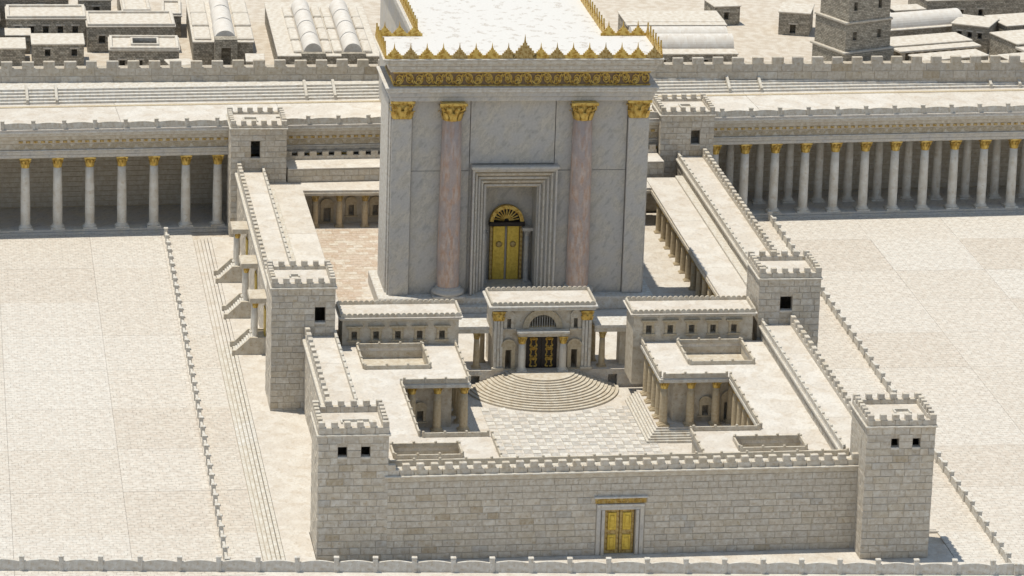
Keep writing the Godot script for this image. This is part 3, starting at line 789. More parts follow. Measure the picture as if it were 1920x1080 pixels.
func courts():
	# women's court: ground, paving tiles, half-round steps
	var f := setting("lower_court_floor")
	box(f, "floor_slab", -42, 40, 0, .9, -88.6, -6, M.plaster)
	var nx := 19; var nz := 15
	for i in nx:
		for j in nz:
			var x := -14.8 + i * 1.62; var z := -46.6 - j * 2.05
			if Vector2(x + .8 + 1.0, z - 1.0 + 89.5).length() < 16.2: continue
			box(f, "tile", x + .07, x + 1.55, .8, 1.0 + rng.randf_range(-.02, .03), z - 1.96, z - .07, M["tile%d" % ([0, 2, 3, 1][(i + j) % 2 + (2 if rng.randf() < .4 else 0)])])
	box(f, "border", -18.5, -14.9, .8, .99, -78, -7, M.plaster)
	box(f, "border", 16.0, 18, .8, .985, -80, -7, M.plaster)
	var st := thing("curved_steps", Vector3(-1.2, 1, -89.5), "fan of half-round stone steps below the gatehouse door", "steps")
	for i in 13:
		var r := 15.2 - i * .72
		var y1 := 1.0 + 3.5 * (i + 1) / 13.0
		var pts := arc(0, 0, r, 0, PI, 40)
		var pr := prism(pts, y1 - .9)
		add(st, "step", pr, Vector3(-1.2, (y1 + .9) / 2, -89.5), M.cream, Basis(Vector3.RIGHT, PI / 2))
	# upper court
	var u := setting("upper_court_floor")
	carved(u, "floor_slab", [-46.5, 45.5, .5, 4.5, -199, -89.4], [[-15.2, -13.4, .9, 3.4, -92, -89], [12.0, 13.8, .9, 3.4, -92, -89]], M.plaster)
	for i in 9:
		for j in 34:
			var x := -39.0 + i * 1.9 + (.6 if j % 2 == 1 else 0.0); var z := -128.0 - j * 1.78
			if x > (-31.2 if z > -150.5 else -23.0): continue
			box(u, "tile", x + .04, x + 1.86, 4.4, 4.53 + rng.randf_range(-.01, .02), z - 1.74, z - .04, M["blush%d" % (rng.randi() % 4)])
	chamber_court(1, 40.35, 29.8, 16.6, -6.0, -27.5, -58.0, -80.0, "roofed chambers with columns on the right of the paved court")
	chamber_court(-1, -42.7, -32.7, -19.7, -6.0, -26.5, -57.0, -80.0, "roofed chambers with columns on the left of the paved court")
	window_hall(14.6, 38.8, -80, -88.6, 4.4, 18.6, [18.0, 22.2, 26.4, 30.6, 34.7], 14.6, "pale hall with five hooded windows and a toothed parapet right of the gatehouse")
	window_hall(-41.8, -18.6, -80, -88.6, 4.4, 18.5, [-39.1, -34.9, -30.7, -26.5, -22.2], 14.1, "pale hall with five hooded windows and a toothed parapet left of the gatehouse")
	gatehouse()
	for s in [[-20.5, -11.6, -13.9, "left"], [9.2, 16.5, 10.9, "right"]]:
		var t := thing("link_porch", Vector3(s[2], 4.5, -92), "flat roof on columns joining the gatehouse to the hall on its %s" % s[3], "porch")
		bbox(t, "roof", s[0], s[1], 12.5, 13.2, -96, -90.4, M.white, .05)
		bbox(t, "beam", s[0], s[1], 11.7, 12.5, -91.9, -90.7, M.pale, .06)
		var q: float = s[0] if s[2] < 0 else s[1] - 2.0
		bbox(t, "pier", q, q + 2.0, 4.5, 12.5, -95.5, -91.95, M.cream, .06)
		column(t, s[2], -91.4, 4.5, 11.7, .62, M.warm_column, M.oldgold)
		column(t, s[2] + (1.6 if s[2] < 0 else -1.2), -95, 4.5, 12.5, .5, M.warm_column, M.oldgold)
	inner_colonnade(37.6, 46.1, -94.2, -206.0 + 8, "long roofed colonnade on the right of the temple", [-98.0, -104.2, -110.4, -116.6, -122.8, -129.0, -135.2, -141.4, -147.6, -153.4, -159.4, -165.4, -171.4, -177.4, -183.6])
	inner_colonnade(-39.3, -47.4, -90.2, -189.8, "long roofed walk on the left of the temple, below the rampart", [-96.0, -103.0, -110.0, -117.0, -124.0, -131.0, -138.0, -145.0, -152.0, -159.0, -166.0, -173.0, -180.0])
	var t := thing("rear_chambers", Vector3(-30, 4.5, -194), "columned chamber front with arched doors and windows behind the pink pavement", "building")
	bbox(t, "roof", -47.2, 37.5, 12.35, 12.95, -198.4, -189.8, M.plaster, .05)
	bbox(t, "eave", -39.3, 37.4, 11.7, 12.4, -190.6, -189.6, M.cream, .1)
	bbox(t, "roof_kerb", -40, 37, 12.95, 13.5, -198.3, -197.3, M.white, .08)
	var cuts := [[-34.4, -32.8, 4.52, 8.0, -196, -193], [-28.9, -27.7, 6.2, 8.6, -196, -193], [-23.6, -22.4, 6.2, 8.6, -196, -193]]
	carved(t, "wall", [-46.8, 37.3, 4.5, 12.35, -197, -193.6], cuts, M.cream)
	arched_window(t, -33.6, 4.75, -193.6, 1.6, 3.2, .6, M.trim, "door_frame")
	for x in [-28.3, -23.0]: arched_window(t, x, 6.2, -193.6, 1.2, 2.4, .6, M.trim)
	for x in [-36.5, -31.2, -25.6, -20.0, 20.0, 25.6, 31.0]: column(t, x, -190.6, 4.5, 11.75, .68, M.warm_column, M.oldgold)

func gatehouse():
	var cx := -1.25; var zf := -90.0
	var t := thing("gatehouse", Vector3(cx, 4.5, -94.5), "gatehouse with dark gold-patterned doors at the top of the curved steps", "gatehouse")
	var x0 := cx - 9.8; var x1 := cx + 9.8
	var arch_hole := CSGPolygon3D.new()
	var w := carved(t, "wall", [x0, x1, 4.5, 16.7, -98.6, zf], [[cx - 3.1, cx + 3.1, 4.52, 11.1, -92, -89], [cx - 7.2, cx - 6.0, 4.52, 8.6, -100, -89], [cx + 5.8, cx + 7.0, 4.52, 8.6, -100, -89], [cx - 7.0, cx - 6.2, 12.9, 14.9, -92, -89], [cx + 6.1, cx + 6.9, 12.9, 14.9, -92, -89]], M.cream)
	arch_hole.polygon = arc(0, 0, 2.7, 0, PI, 16); arch_hole.depth = 7.5; arch_hole.operation = CSGShape3D.OPERATION_SUBTRACTION
	arch_hole.position = Vector3(cx, 13.0, -89.0) - W[w]; arch_hole.material = M.cream; arch_hole.name = "opening"
	w.add_child(arch_hole, true)
	for x in [cx - 6.6, cx + 6.4]: arched_window(t, x, 4.75, zf, 1.2, 3.8, .75, M.trim, "door_frame")
	for x in [cx - 6.6, cx + 6.5]: arched_window(t, x, 12.9, zf, .8, 2.0, .6, M.cream)
	# great arch with its grille
	var band := arc(0, 0, 3.9, 0, PI, 20); band.append_array(arc(0, 0, 2.7, PI, 0, 20))
	add(t, "arch_moulding", prism(band, .5), Vector3(cx, 13.0, zf + .2), M.trim)
	var gr := add(t, "grille", bevel(Vector3(5.3, .22, .2), .04), Vector3(cx, 13.1, zf - .5), M.oldgold)
	for i in 11:
		var x := -2.4 + i * .48
		var hh := sqrt(2.68 * 2.68 - x * x)
		box(gr, "bar", cx + x - .06, cx + x + .06, 13.0, 13.0 + hh, zf - .45, zf - .3, M.pale)
	bbox(t, "entablature", cx - 5.2, cx + 5.2, 12.2, 12.75, zf - .1, zf + 1.9, M.pale, .1)
	bbox(t, "entablature", cx - 4.9, cx + 4.9, 11.55, 12.2, zf - .1, zf + 1.5, M.cream, .08)
	for x in [cx - 4.05, cx + 4.05]: column(t, x, zf + .85, 4.5, 11.55, .72, M.column, M.gold)
	# clustered pilasters
	for s in [-1.0, 1.0]:
		for k in 3:
			var x: float = cx + s * (9.3 - k * .62)
			bbox(t, "pilaster", x - .27, x + .27, 4.5, 14.6, zf - .1, zf + .75 - k * .12, M.pale, .06)
		var px: float = cx + s * 8.7
		bbox(t, "pilaster_base", px - 1.15, px + 1.15, 4.5, 5.1, zf - .1, zf + .95, M.cream, .08)
		add(t, "capital", capital_mesh(true), Vector3(px, 14.6, zf + .1), M.gold, Basis().scaled(Vector3(.92, .95, .62)))
	# doors
	for s in [-1.0, 1.0]:
		var lf := box(t, "door_leaf", cx + s * .05, cx + s * 3.05, 4.55, 11.05, zf - .9, zf - .6, M.bronze)
		var st := SurfaceTool.new(); st.begin(Mesh.PRIMITIVE_TRIANGLES); st.set_smooth_group(-1)
		for k in 3:
			for q in [-1.0, 1.0]:
				var path := PackedVector3Array()
				for i in 16:
					var tt := i / 15.0
					var a := tt * TAU * 1.1
					path.append(Vector3(q * (.12 + .55 * sin(a * .5) + .25 * sin(a * 1.5)), -2.9 + k * 2.05 + tt * 1.9 - .25 * sin(a), .05))
				tube(st, path, .15, 4, .8)
			for i in 5:
				var a := PI * (i + .5) / 5
				tube(st, PackedVector3Array([Vector3(0, -1.6 + k * 2.05, .05), Vector3(cos(a) * .5, -1.6 + k * 2.05 + sin(a) * .6, .1)]), .1, 4)
		st.generate_normals()
		add(lf, "gold_vine", st.commit(), Vector3(cx + s * 1.55, 7.8, zf - .55), M.gold)
	# cornice, roof, toothed parapet
	bbox(t, "cornice", x0 - .5, x1 + .5, 16.7, 17.2, -99.1, zf + 1.0, M.white, .1)
	bbox(t, "cornice", x0 - .9, x1 + .9, 17.2, 17.75, -99.5, zf + 1.4, M.white, .15)
	var y := 17.75
	box(t, "roof", x0 - .2, x1 + .2, y, y + .05, -98.9, zf + .8, M.plaster)
	for q in [[x0 - .3, zf + .9, x1 + .3, zf + .9], [x0 - .3, -98.9, x1 + .3, -98.9], [x0 - .3, zf + .6, x0 - .3, -98.6], [x1 + .3, zf + .6, x1 + .3, -98.6]]:
		wavy_parapet(t, Vector3(q[0], y, q[1]), Vector3(q[2], y, q[3]), .85, 1.0, M.cream)

func temple():
	var cx := -.8
	var t := thing("temple", Vector3(cx, 4.5, -150), "tall grey marble temple with gold capitals, gold frieze and spiked gold crown", "temple")
	var zf := -130.4
	var y0 := 7.3
	bbox(t, "platform", cx - 28.4, cx + 28.4, 4.5, y0, -148.5, zf + 2.2, M.white, .15)
	bbox(t, "platform", cx - 20.2, cx + 20.2, 4.5, y0 - .01, -230, -148.5, M.white, .15)
	bbox(t, "platform_step", cx - 12, cx + 12, 4.5, 5.9, zf + 2.2, zf + 4.0, M.white, .1)
	# porch body with the deep doorway
	carved(t, "porch_body", [cx - 25.2, cx + 25.2, y0, 48.3, -145.5, zf - 1.5], [[cx - 9.2, cx + 7.5, y0 + .02, 33.6, zf - 4.4, -129], [cx - 6.1, cx + 4.4, y0 + .02, 29.1, -140.5, -129]], M.marble)
	var m: Material = M.marble
	# facing slabs of the front, with real joints
	for q in [[-22.0, -10.2, 33.4, 48.2], [-22.0, -10.2, y0, 33.3], [-10.1, 7.2, 34.9, 48.2], [7.3, 22.0, 33.4, 48.2], [7.3, 22.0, y0, 33.3]]:
		bbox(t, "marble_panel", cx + q[0] + .03, cx + q[1] - .03, q[2], q[3], zf - 1.6, zf - .85 + rng.randf_range(-.03, .03), m, .02)
	for s in [-1.0, 1.0]:
		bbox(t, "pilaster", cx + s * 22.1, cx + s * 26.2, y0, 44.5, -145.6, zf, M.marble2, .1)
		bbox(t, "pilaster_strip", cx + s * 26.2, cx + s * 26.8, y0, 48.3, -145.6, -132.6, M.white, .1)
		bbox(t, "pilaster_strip", cx + s * 26.2, cx + s * 26.5, y0, 48.3, -132.4, -131.0, M.white, .06)
		add(t, "capital", capital_mesh(true), Vector3(cx + s * 24.15, 44.5, zf - 1.3), M.gold, Basis().scaled(Vector3(1.75, 1.92, 1.6)))
		# pink marble column
		var x: float = cx + (-14.05 if s < 0 else 12.65)
		var sh := add(t, "column", lathe([Vector2(2.3, 0), Vector2(2.3, 8), Vector2(2.12, 24), Vector2(1.95, 35.0), Vector2(0, 35.0)], 28, "templecol"), Vector3(x, 9.4, zf + .2), M.pink)
		add(sh, "column_base", lathe([Vector2(3.1, .5), Vector2(3.4, .8), Vector2(3.4, 1.2), Vector2(2.9, 1.55), Vector2(2.6, 1.75), Vector2(2.7, 2.0), Vector2(2.3, 2.15), Vector2(0, 2.15)], 28, "templebase"), Vector3(x, y0, zf + .2), M.marble2)
		bbox(sh, "plinth", x - 3.3, x + 3.3, y0, y0 + .55, zf - 1, zf + 3.3, M.marble2, .08)
		add(sh, "capital", capital_mesh(false), Vector3(x, 44.4, zf + .2), M.gold, Basis().scaled(Vector3(1.95, 1.95, 1.95)))
	# stepped door frame: five nested frames going inwards
	for i in 5:
		var ex := 8.7 - i * .70; var ey := 34.0 - i * 1.0
		var fx := cx - .85
		var z1 := zf + .75 - i * .85
		for s in [-1.0, 1.0]:
			bbox(t, "door_frame_jamb", fx + s * (ex - .42), fx + s * ex, y0, ey, zf - 4.5, z1, M.marble2 if i % 2 == 0 else M.pale, .07)
			box(t, "door_frame_groove", fx + s * (ex - .70), fx + s * (ex - .42), y0, ey - .6, zf - 4.6, z1 - 1.1, M.marble)
		bbox(t, "door_frame_head", fx - ex + .42, fx + ex - .42, ey - .52, ey - .003, zf - 4.5, z1 - .004, M.marble2 if i % 2 == 0 else M.cream, .07)
		box(t, "door_frame_groove", fx - ex + .7, fx + ex - .7, ey - 1.0, ey - .52, zf - 4.6, z1 - 1.1, M.trim)
	bbox(t, "door_hood", cx - 9.9, cx + 8.2, 34.02, 34.7, zf - .5, zf + 1.3, M.marble2, .15)
	# inner door
	var dx := -1.7; var zd := -140.4
	box(t, "threshold", cx - 5.98, cx + 4.28, y0 + .02, y0 + .3, -140.4, zf - 4, M.marble)
	var lin := bbox(t, "inner_lintel", dx - 3.7, dx + 3.7, 19.3, 20.2, zd, zd + 1.6, M.bronze, .08)
	var ring := arc(0, 0, 3.5, 0, PI, 24); ring.append_array(arc(0, 0, 2.75, PI, 0, 24))
	add(lin, "arch_ring", prism(ring, 1.2), Vector3(dx, 20.2, zd + .7), M.gold)
	add(lin, "lunette", prism(arc(0, 0, 2.74, 0, PI, 24), .3), Vector3(dx, 20.2, zd + .25), M.bronze)
	for i in 11:
		var a := PI * (i + .5) / 11
		var st := SurfaceTool.new(); st.begin(Mesh.PRIMITIVE_TRIANGLES); st.set_smooth_group(-1)
		tube(st, PackedVector3Array([Vector3(cos(a) * .5, sin(a) * .5, 0), Vector3(cos(a) * 1.6, sin(a) * 1.6, .1), Vector3(cos(a) * 2.6, sin(a) * 2.6, 0)]), .17, 5)
		st.generate_normals()
		add(lin, "ray", st.commit(), Vector3(dx, 20.25, zd + .5), M.gold)
	for s in [-1.0, 1.0]:
		var lf := bbox(t, "inner_door_leaf", dx + s * .22, dx + s * 2.75, y0 + .3, 19.3, zd, zd + .5, M.goldleaf, .1)
		add(lf, "door_ring", lathe([Vector2(.28, 0), Vector2(.62, .05), Vector2(.66, .2), Vector2(.4, .3), Vector2(0, .22)], 12, "doorring"), Vector3(dx + s * 1.45, 15.2, zd + .5), M.oldgold, Basis(Vector3.RIGHT, PI / 2))
		bbox(t, "inner_jamb", dx + s * 2.85, dx + s * 3.4, y0 + .3, 19.3, zd, zd + .8, M.oldgold, .06)
	column(t, cx + 3.2, -138.6, y0 + .3, 18.5, .55, M.marble, M.marble2)
	column(t, cx - 5.6, -138.6, y0 + .3, 18.5, .55, M.marble, M.marble2)
	bbox(t, "side_shelf", cx + 2.2, cx + 4.6, 18.5, 19.2, -140.4, -137.8, M.marble2, .06)
	# entablature, frieze and cornice: stacked mouldings round the porch
	var L := [[48.3, 49.3, .9], [49.3, 50.3, 1.25], [50.3, 51.0, 1.7], [51.0, 51.4, 2.0]]
	for q in L: bbox(t, "architrave", cx - 26.2 - q[2] + .4, cx + 26.2 + q[2] - .4, q[0], q[1], -145.8 - q[2] * .5, zf + q[2], M.white if q[0] > 50 else M.marble2, .12)
	var fb := bbox(t, "frieze", cx - 26.0, cx + 26.0, 51.4, 54.4, -146.0, zf + .3, M.friezeback, .05)
	bbox(fb, "fillet", cx - 26.2, cx + 26.2, 51.4, 51.65, -146.1, zf + .7, M.gold, .08)
	bbox(fb, "fillet", cx - 26.2, cx + 26.2, 54.1, 54.4, -146.1, zf + .8, M.gold, .08)
	var sa := scroll_mesh(false); var sb := scroll_mesh(true)
	for i in 26: add(fb, "scroll", sa if i % 2 == 0 else sb, Vector3(cx - 25.0 + i * 2.0, 52.88, zf + .42), M.gold, Basis().scaled(Vector3(.93, 1.05, 1.0)))
	for q in [[54.4, 55.0, .9], [55.0, 55.8, 1.3], [55.8, 56.3, 1.5], [56.3, 57.1, 2.1], [57.1, 57.5, 2.5]]:
		bbox(t, "cornice", cx - 26.0 - q[2], cx + 26.0 + q[2], q[0], q[1], -146.0 - q[2] * .6, zf + .2 + q[2], M.pale if q[0] < 57 else M.white, .15)
	box(t, "porch_roof", cx - 28.0, cx + 28.0, 57.5, 57.62, -147.0, zf + 2.2, M.roofwhite)
	# crown of stepped spikes
	var cm := crown_mesh(3.0, 3.3, "crown"); var big := crown_mesh(4.4, 5.0, "bigcrown")
	var y := 57.5
	for i in 17:
		var x := cx - 26.3 + i * (52.6 / 16)
		if i == 8: add(t, "crown_spike", big, Vector3(x, y, zf + 2.35), M.oldgold)
		else: add(t, "crown_spike", cm, Vector3(x, y, zf + 2.35), M.gold if i % 3 != 1 else M.oldgold)
	for s in [-1.0, 1.0]:
		for i in 6: add(t, "crown_spike", cm, Vector3(cx + s * 28.0, y, zf + .6 - i * 3.1), M.gold, Basis(Vector3.UP, PI / 2))
		for i in 3: add(t, "crown_spike", cm, Vector3(cx + s * (26.2 - i * 3.05), y, -146.9), M.gold)
		for i in 18: add(t, "crown_spike", cm, Vector3(cx + s * 19.4, y, -149.0 - i * 3.05), M.gold, Basis(Vector3.UP, PI / 2))
	# nave behind the porch
	bbox(t, "nave_wall", cx - 18.2, cx + 18.2, y0, 54, -228, -145.6, M.marble2, .1)
	bbox(t, "nave_cornice", cx - 19.0, cx + 19.0, 54, 55.6, -228.4, -146, M.white, .15)
	bbox(t, "nave_cornice", cx - 20.0, cx + 20.0, 55.6, 57.3, -229, -146.2, M.white, .2)
	box(t, "nave_roof", cx - 19.7, cx + 19.7, 57.3, 57.56, -228.8, -147.0, M.roofwhite)

func stoa():
	# the great portico behind, slightly turned
	var t := thing("portico", Vector3(0, 0, -208.4), "long double portico of white columns with gold capitals behind the courts", "portico")
	var z := -208.4
	bbox(t, "stylobate", -150, 175, -.2, .45, z - 17, z + 2.4, M.marble2, .06)
	bbox(t, "stylobate", -150, 175, .45, .9, z - 17, z + 1.7, M.marble2, .06)
	box(t, "back_wall", -150, 175, .9, 24, z - 17.6, z - 16.4, M.trim)
	for r in 14: box(t, "wall_course", -150, 175, 1.2 + r * 1.15, 2.2 + r * 1.15, z - 16.5, z - 16.3 + .02 * (r % 2), M.lime3)
	for i in 45:
		var x := -148.2 + i * 7.03
		if x > -50 and x < 52 and i % 1 == 0:
			if x > -28 and x < 30: continue
		column(t, x, z, .9, 17.1, 1.05, M.column, M.gold, 2.3)
		if x > 40: column(t, x - 1.4, z - 8.0, .9, 17.1, 1.0, M.column, M.pale, 2.1)
	# entablature
	for q in [[17.1, 17.9, 1.2, "marble2"], [17.9, 18.7, 1.35, "marble2"], [18.7, 19.0, 1.6, "white"], [19.0, 20.4, 1.2, "cream"], [20.4, 21.3, 1.35, "cream"], [21.3, 22.2, 1.6, "cream"], [22.2, 22.9, 2.0, "pale"], [22.9, 23.5, 2.5, "white"]]:
		bbox(t, "entablature", -150, 175, q[0], q[1], z - 16, z + q[2], M[q[3]], .12)
	for i in 150: bbox(t, "gold_dentil", -100 + i * 1.6 - .45, -100 + i * 1.6 + .45, 20.6, 21.1, z + 1.2, z + 1.5, M.oldgold, .06)
	var sc := scroll_mesh(false); var sc2 := scroll_mesh(true)
	for i in 120: add(t, "scroll", sc if i % 2 == 0 else sc2, Vector3(-100 + i * 2.0, 19.7, z + 1.2), M.trim, Basis().scaled(Vector3(.9, .5, .5)))
	for i in 9: bbox(t, "roof", -150 + i * 36.1, -150 + i * 36.1 + 36.05, 23.5, 23.9 - .02 * (i % 2), z - 20, z + 2.5, M.plaster2 if i % 3 != 1 else M.plaster, .05)
	balustrade("", Vector3(-104, 23.9, z + 1.9), Vector3(150, 23.9, z + 1.9), 6.6, 1.75, "", "", M.pale, t)
	# benches rising at the back of the roof
	for i in 5: bbox(t, "bench_step", -150, 175, 23.7, 24.4 + i * .5, z - 34, z - 19.5 - i * .95, M.white, .06)
	for x in [-97.0, -90.5, -34.5, -28.0, 63.5, 71.0, 126.0, 133.0]:
		var pts := PackedVector2Array([Vector2(0, 23.8), Vector2(5.2, 23.8), Vector2(5.2, 27.3), Vector2(4.6, 27.3), Vector2(.5, 25.0), Vector2(0, 25.0)])
		add(t, "stair_cheek", prism(pts, .6, "cheek"), Vector3(x, 0, z - 19.2), M.pale, Basis(Vector3.UP, PI / 2))
	t.rotation.y = .05
	# the city wall behind it
	var w := thing("city_wall", Vector3(0, 26, -234.5), "crenellated wall of large blocks behind the portico roof, before the houses", "wall")
	z = -234.0
	box(w, "core", -150, 190, 20, 29.6, z - 2.6, z - .1, M.joint)
	bricks(w, Vector3(-112, 26.0, z - .1), Vector3.RIGHT, Vector3.BACK, 96, 3.7, 1.85, 3.9, [], true, "city")
	bricks(w, Vector3(26, 26.0, z - .1), Vector3.RIGHT, Vector3.BACK, 134, 3.7, 1.85, 3.9, [], true, "city")
	merlons_line(w, Vector3(-113, 29.6, z - .5), Vector3(-16, 29.6, z - .5), 4.7, 2.6, 1.6, 1.1, "city")
	merlons_line(w, Vector3(26, 29.6, z - .5), Vector3(160, 29.6, z - .5), 4.7, 2.6, 1.6, 1.1, "city")
	w.rotation.y = .012

func city():
	var g := setting("city_ground")
	box(g, "hillside", -400, 400, 10, 24, -900, -236.5, M.sand)
	var y := 24.0
	house("stone_house", -101.5, -83.0, -277, -289, y, 6.5, [[-99, 3.2, 1.3, 1.7], [-95.8, 3.2, 1.3, 1.7], [-92.4, 3.2, 1.3, 1.7], [-89, 3.2, 1.3, 1.7], [-85.5, 3.2, 1.3, 1.7]], "long stone house with a row of five windows at the upper left")
	house("stone_house", -96.0, -84.2, -257, -267, y, 5.2, [[-92.5, 2.6, 1.3, 1.6], [-86.4, 2.6, 1.3, 1.6]], "small white-roofed house with two windows just behind the crenellated wall", 0.0, false)
	house("stone_house", -82.9, -62.5, -271, -284.5, y, 6.0, [[-79.5, 2.2, 1.5, 1.8]], "flat-roofed stone house with one window between two rimmed houses")
	house("stone_house", -84, -76.5, -292, -304, y, 7.5, [[-80, 4.5, 1.5, 1.6]], "taller stone house at the top edge behind the rimmed roofs")
	house("stone_house", -74, -67.5, -285, -318, y, 6.2, [], "narrow long house wing reaching the top of the picture")
	house("stone_house", -104.5, -97.6, -258, -268, y, 4.0, [], "low white-roofed house at the left edge of the picture", 0.0, false)
	house("stone_house", -120, -103.2, -279, -300, y, 5.6, [[-106, 2.6, 1.2, 1.5]], "stone house cut by the left edge of the picture")
	var h: Node3D = house("stone_house", -78.4, -62.5, -251, -263, y, 5.2, [[-75.5, 1.2, 1.3, 1.8], [-71.5, 1.2, 1.3, 1.8]], "stone house with a sunken rectangular court in its roof", -.03, true, "rough", [-73.0, -67.5, -260.4, -255.1])
	for q in [[-73.5, -67, -260.9, -260.4], [-73.5, -67, -255.1, -254.6], [-73.5, -73, -260.4, -255.1], [-67.5, -67, -260.4, -255.1]]:
		bbox(h, "court_rim", q[0], q[1], y + 5.3, y + 6.1, q[2], q[3], M.houseroof, .1)
	
	house("stone_house", -112, -104.4, -263, -273, y, 5.0, [[-107.5, 2.2, 1.2, 1.5]], "stone house beside the low white-roofed house at the left edge", .05)
	house("stone_house", -65.5, -60, -243, -248.5, y, 3.6, [], "tiny flat-roofed shed behind the crenellated wall, before the court house", .2, false)
	house("stone_house", -47.5, -43.6, -243, -250, y, 4.4, [], "small white-roofed annex beside the arched door of the vaulted house", -.05, false)
	house("stone_house", -103.5, -86.5, -296, -308, y, 6.8, [[-99, 4, 1.3, 1.6], [-93, 4, 1.3, 1.6]], "flat-roofed stone house behind the long house with five windows")
	house("stone_house", 70.5, 77, -297, -305, y, 4.6, [[73.5, 1.5, 1.2, 1.8]], "lone small house at the top edge on the open ground right of the temple", .15, false)
	house("stone_house", -101.8, -96.2, -270, -276.8, y, 4.2, [[-98.5, 1.6, 1.2, 1.6]], "low wing with one window in front of the long five-windowed house", 0.0, false)
	house("stone_house", -64.5, -59.8, -286, -300, y, 5.0, [], "narrow house closing the row of houses left of the single-vaulted house", -.05)
	house("stone_house", 113, 121, -286, -291, y, 6.2, [[115, 3.4, 1.1, 1.5], [118.5, 3.4, 1.1, 1.5]], "small house with two windows above the long barrel vault at upper right", .2, false)
	house("stone_house", 136, 148, -271, -282, y, 6.0, [[139, 3, 1.1, 1.5], [143, 3, 1.1, 1.5]], "stone house with two windows above the pillared house at the right edge", .25, false)
	# vaulted houses
	var v: Node3D = house("vaulted_house", -58.5, -44.8, -257, -300, y, 5.6, [], "flat-roofed house with one white barrel vault and an arched door", -.02, false)
	for i in 3:
		add(v, "vault", vault_mesh(2.5 - .1 * i, 12.5, 2.3, "va%d" % i), Vector3(-51.2 + .1 * i, y + 5.95, -264.5 - i * 13.2), M.vault)
		for s in [-1.0, 1.0]: bbox(v, "roof_slab", -51.4 + s * 3.0, -51.4 + s * 6.9, y + 5.9, y + 6.5 + .15 * (i % 2), -258.2 - i * 13.2, -269.8 - i * 13.2, M.houseroof, .25)
	carved(v, "porch", [-53.8, -48.6, y - 1, y + 7.2, -257, -253.6], [[-52.3, -50.1, y - 1, y + 5.2, -256.5, -253]], M.rough)
	v = house("vaulted_house", -39.6, -16.4, -246, -300, y, 4.9, [], "wide flat-roofed house with two parallel white barrel vaults", -.02, false)
	for c in 2:
		for i in 4:
			add(v, "vault", vault_mesh(2.2, 11.0, 2.5, "vb"), Vector3(-31.6 + c * 9.2, y + 5.2, -253.2 - i * 11.6), M.vault)
			for s in [-1.0, 1.0]: bbox(v, "roof_slab", -31.6 + c * 9.2 + s * 2.4, -31.6 + c * 9.2 + s * 4.45, y + 5.2, y + 5.9 + .12 * ((i + c) % 2), -248 - i * 11.6, -258.2 - i * 11.6, M.houseroof, .25)
		bbox(v, "vault_front", -34.4 + c * 9.2, -28.8 + c * 9.2, y + 4.0, y + 5.8, -247.4, -245.6, M.rough, .1)
	v = house("vaulted_house", 44, 67.5, -249, -272, y, 4.4, [[50, 1.6, 1.1, 1.6], [53, 1.6, 1.1, 1.6], [57, 1.6, 1.1, 1.6], [60, 1.6, 1.1, 1.6], [63.4, 1.6, 1.1, 1.6]], "rough stone house with two white vaults lying sideways right of the temple", 0.0, false)
	for i in 2: add(v, "vault", vault_mesh(3.0, 23.0, 2.9, "vc"), Vector3(56, y + 4.7, -256.5 - i * 7.5), M.vault, Basis(Vector3.UP, PI / 2))
	v = house("colonnaded_house", 46, 70, -279, -290, y, 5.0, [], "house with a row of square pillars at the top edge right of the temple", 0.0, false)
	for i in 9: bbox(v, "pillar", 47 + i * 2.7, 47.9 + i * 2.7, y - .5, y + 4.6, -277, -276.2, M.city2, .05)
	bbox(v, "porch_roof", 45.8, 70.2, y + 4.6, y + 5.2, -279.4, -275.8, M.houseroof, .08)
	# stepped tower
	var t := thing("stone_tower", Vector3(93.5, y, -246), "massive tapering stone tower with arched openings rising beyond the crenellated wall", "tower")
	carved(t, "wall", [87.5, 101.5, y - 3, y + 7.0, -253, -240], [[96.0, 98.2, y - 3, y + 5.6, -242, -239]], M.rough)
	bbox(t, "string_course", 87.2, 101.8, y + 7.0, y + 7.5, -253.3, -239.7, M.city2, .1)
	carved(t, "wall", [88.0, 101.0, y + 7.5, y + 14.0, -252.5, -240.5], [[90.0, 91.2, y + 10, y + 12, -242, -239], [97.0, 98.2, y + 10, y + 12, -242, -239]], M.rough)
	bbox(t, "string_course", 87.7, 101.3, y + 14.0, y + 14.5, -252.8, -240.2, M.city2, .1)
	carved(t, "wall", [88.5, 100.5, y + 14.5, y + 24, -252, -241], [[90.0, 91, y + 17, y + 19, -243, -240], [97.0, 98, y + 17, y + 19, -243, -240]], M.rough)
	t.rotation.y = .42
	house("stone_house", 86.5, 94, -286, -296, y, 5.5, [[90, 0.5, 1.4, 2.2]], "small stone house with one door left of the massive tower", -.3, false)
	v = house("colonnaded_house", 104.5, 126, -258, -266, y, 4.6, [], "long house with a pillared front right of the massive tower", .28, false)
	for i in 9: bbox(v, "pillar", 105.2 + i * 2.45, 106.1 + i * 2.45, y - .5, y + 4.0, -255.4, -254.5, M.city1, .05)
	bbox(v, "porch_roof", 104.2, 126.4, y + 4.0, y + 4.5, -258.2, -253.9, M.houseroof, .08)
	v = house("vaulted_house", 106, 128, -272, -281, y, 5.0, [], "long white barrel-vaulted house behind the pillared house", .28, false)
	add(v, "vault", vault_mesh(3.4, 22, 3.0, "vd"), Vector3(117, y + 5.3, -276.5), M.vault, Basis(Vector3.UP, PI / 2))
	house("stone_house", 126, 135, -268, -278, y, 6.5, [[128, 3.6, 1.1, 1.4], [130.5, 3.6, 1.1, 1.4], [133, 3.6, 1.1, 1.4]], "stone house with three small windows at the upper right", -.5, false)
	v = house("colonnaded_house", 133, 153, -254, -266, y, 6.0, [], "pillared house at the right edge of the picture", .3, false)
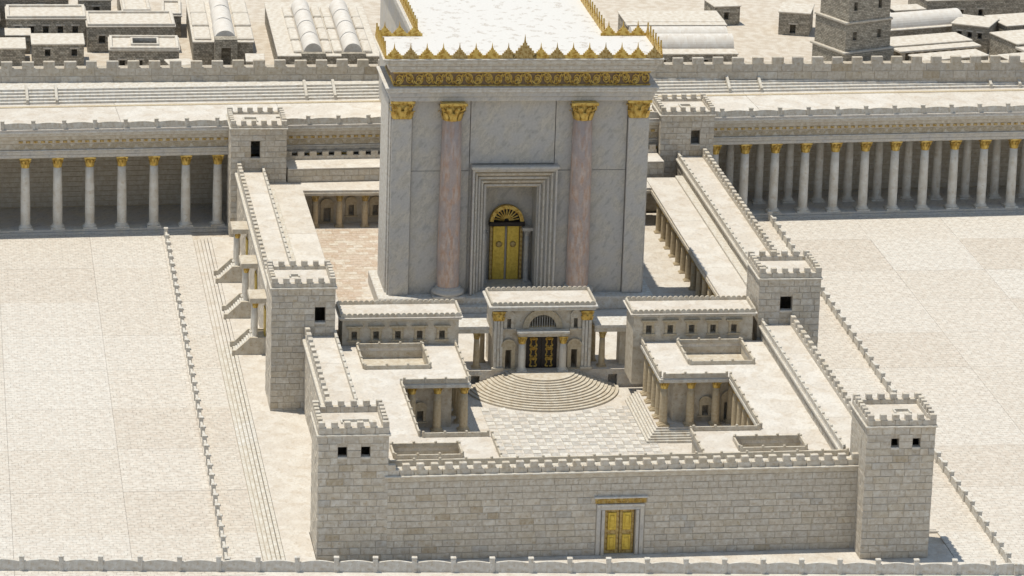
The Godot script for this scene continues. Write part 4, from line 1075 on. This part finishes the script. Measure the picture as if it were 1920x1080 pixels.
	for i in 7: bbox(v, "pillar", 134 + i * 2.9, 135 + i * 2.9, y - .5, y + 5.0, -251.4, -250.4, M.city1, .05)
	bbox(v, "porch_roof", 132.6, 153.4, y + 5.0, y + 5.6, -254.2, -249.8, M.houseroof, .08)
	house("stone_house", 108, 126, -241.5, -247.5, y, 5.0, [], "low slab-roofed house turned at an angle behind the wall on the right", .3, false)
	house("stone_house", 129, 149, -240, -246, y, 5.4, [], "low slab-roofed house nearest the right edge behind the wall", .3, false)
	house("stone_house", 122, 156, -292, -306, y, 7.5, [[121, 3.6, 1.2, 1.6], [126, 3.6, 1.2, 1.6], [131, 3.6, 1.2, 1.6], [136, 3.6, 1.2, 1.6]], "stone house with a row of windows at the upper right corner", .1, false)
	house("stone_house", 100, 112, -284, -294, y, 6.0, [[106, 3, 1.3, 1.6], [109.5, 3, 1.3, 1.6]], "stone house behind the massive tower at the top edge", 0.0, false)

func small_things():
	balustrade("balustrade", Vector3(-110.6, 0, 1.0), Vector3(150, 0, 19.2), 6.75, 2.5, "low white balustrade running along the bottom edge in front of the wall", "stone balustrades", M.white)
	balustrade("balustrade", Vector3(-69.0, 0, 3.0), Vector3(-68.4, 0, -199), 5.3, 1.9, "white balustrade crossing the pavement left of the stair porches", "stone balustrades", M.white)
	balustrade("balustrade", Vector3(67.2, 0, 13.5), Vector3(68.3, 0, -208), 5.3, 1.9, "white balustrade crossing the pavement right of the precinct wall", "stone balustrades", M.white)
	var k := 0
	for z in [-162.0, -137.0, -113.0]:
		var t := thing("stair_porch", Vector3(-56, .75, z), ["farthest small stair porch against the left rampart", "middle one of the three stair porches against the left rampart", "nearest small stair porch, closest to the middle left tower"][k], "stairs", "stair porches on the left rampart")
		k += 1
		var xw := -53.2
		for i in 8: bbox(t, "step", -59.0 + i * .42, -55.0, .5, .5 + .42 * (i + 1), z - 5.6, z - .4, M.white, .03)
		box(t, "landing", -55.6, xw + .1, .5, 3.9, z - 5.6, z - .4, M.cream)
		for s in [0.0, 1.0]:
			var pts := PackedVector2Array([Vector2(-60.0, .3), Vector2(-60.0, 1.7), Vector2(-59.2, 1.7), Vector2(-56.4, 4.3), Vector2(-53.2, 4.3), Vector2(-53.2, .3)])
			add(t, "stair_cheek", prism(pts, .6, "porchcheek"), Vector3(0, 0, z - .1 - s * 5.8), M.cream)
		for s in [0.0, 1.0]: column(t, -55.4, z - 1.0 - s * 3.9, 3.9, 11.4, .55, M.column, M.gold)
		bbox(t, "porch_roof", -56.6, xw + .2, 11.4, 12.5, z - 6.0, z + .2, M.cream, .1)
		bbox(t, "door_frame", xw - .25, xw + .1, 3.9, 9.6, z - 4.4, z - 1.5, M.goldleaf, .06)
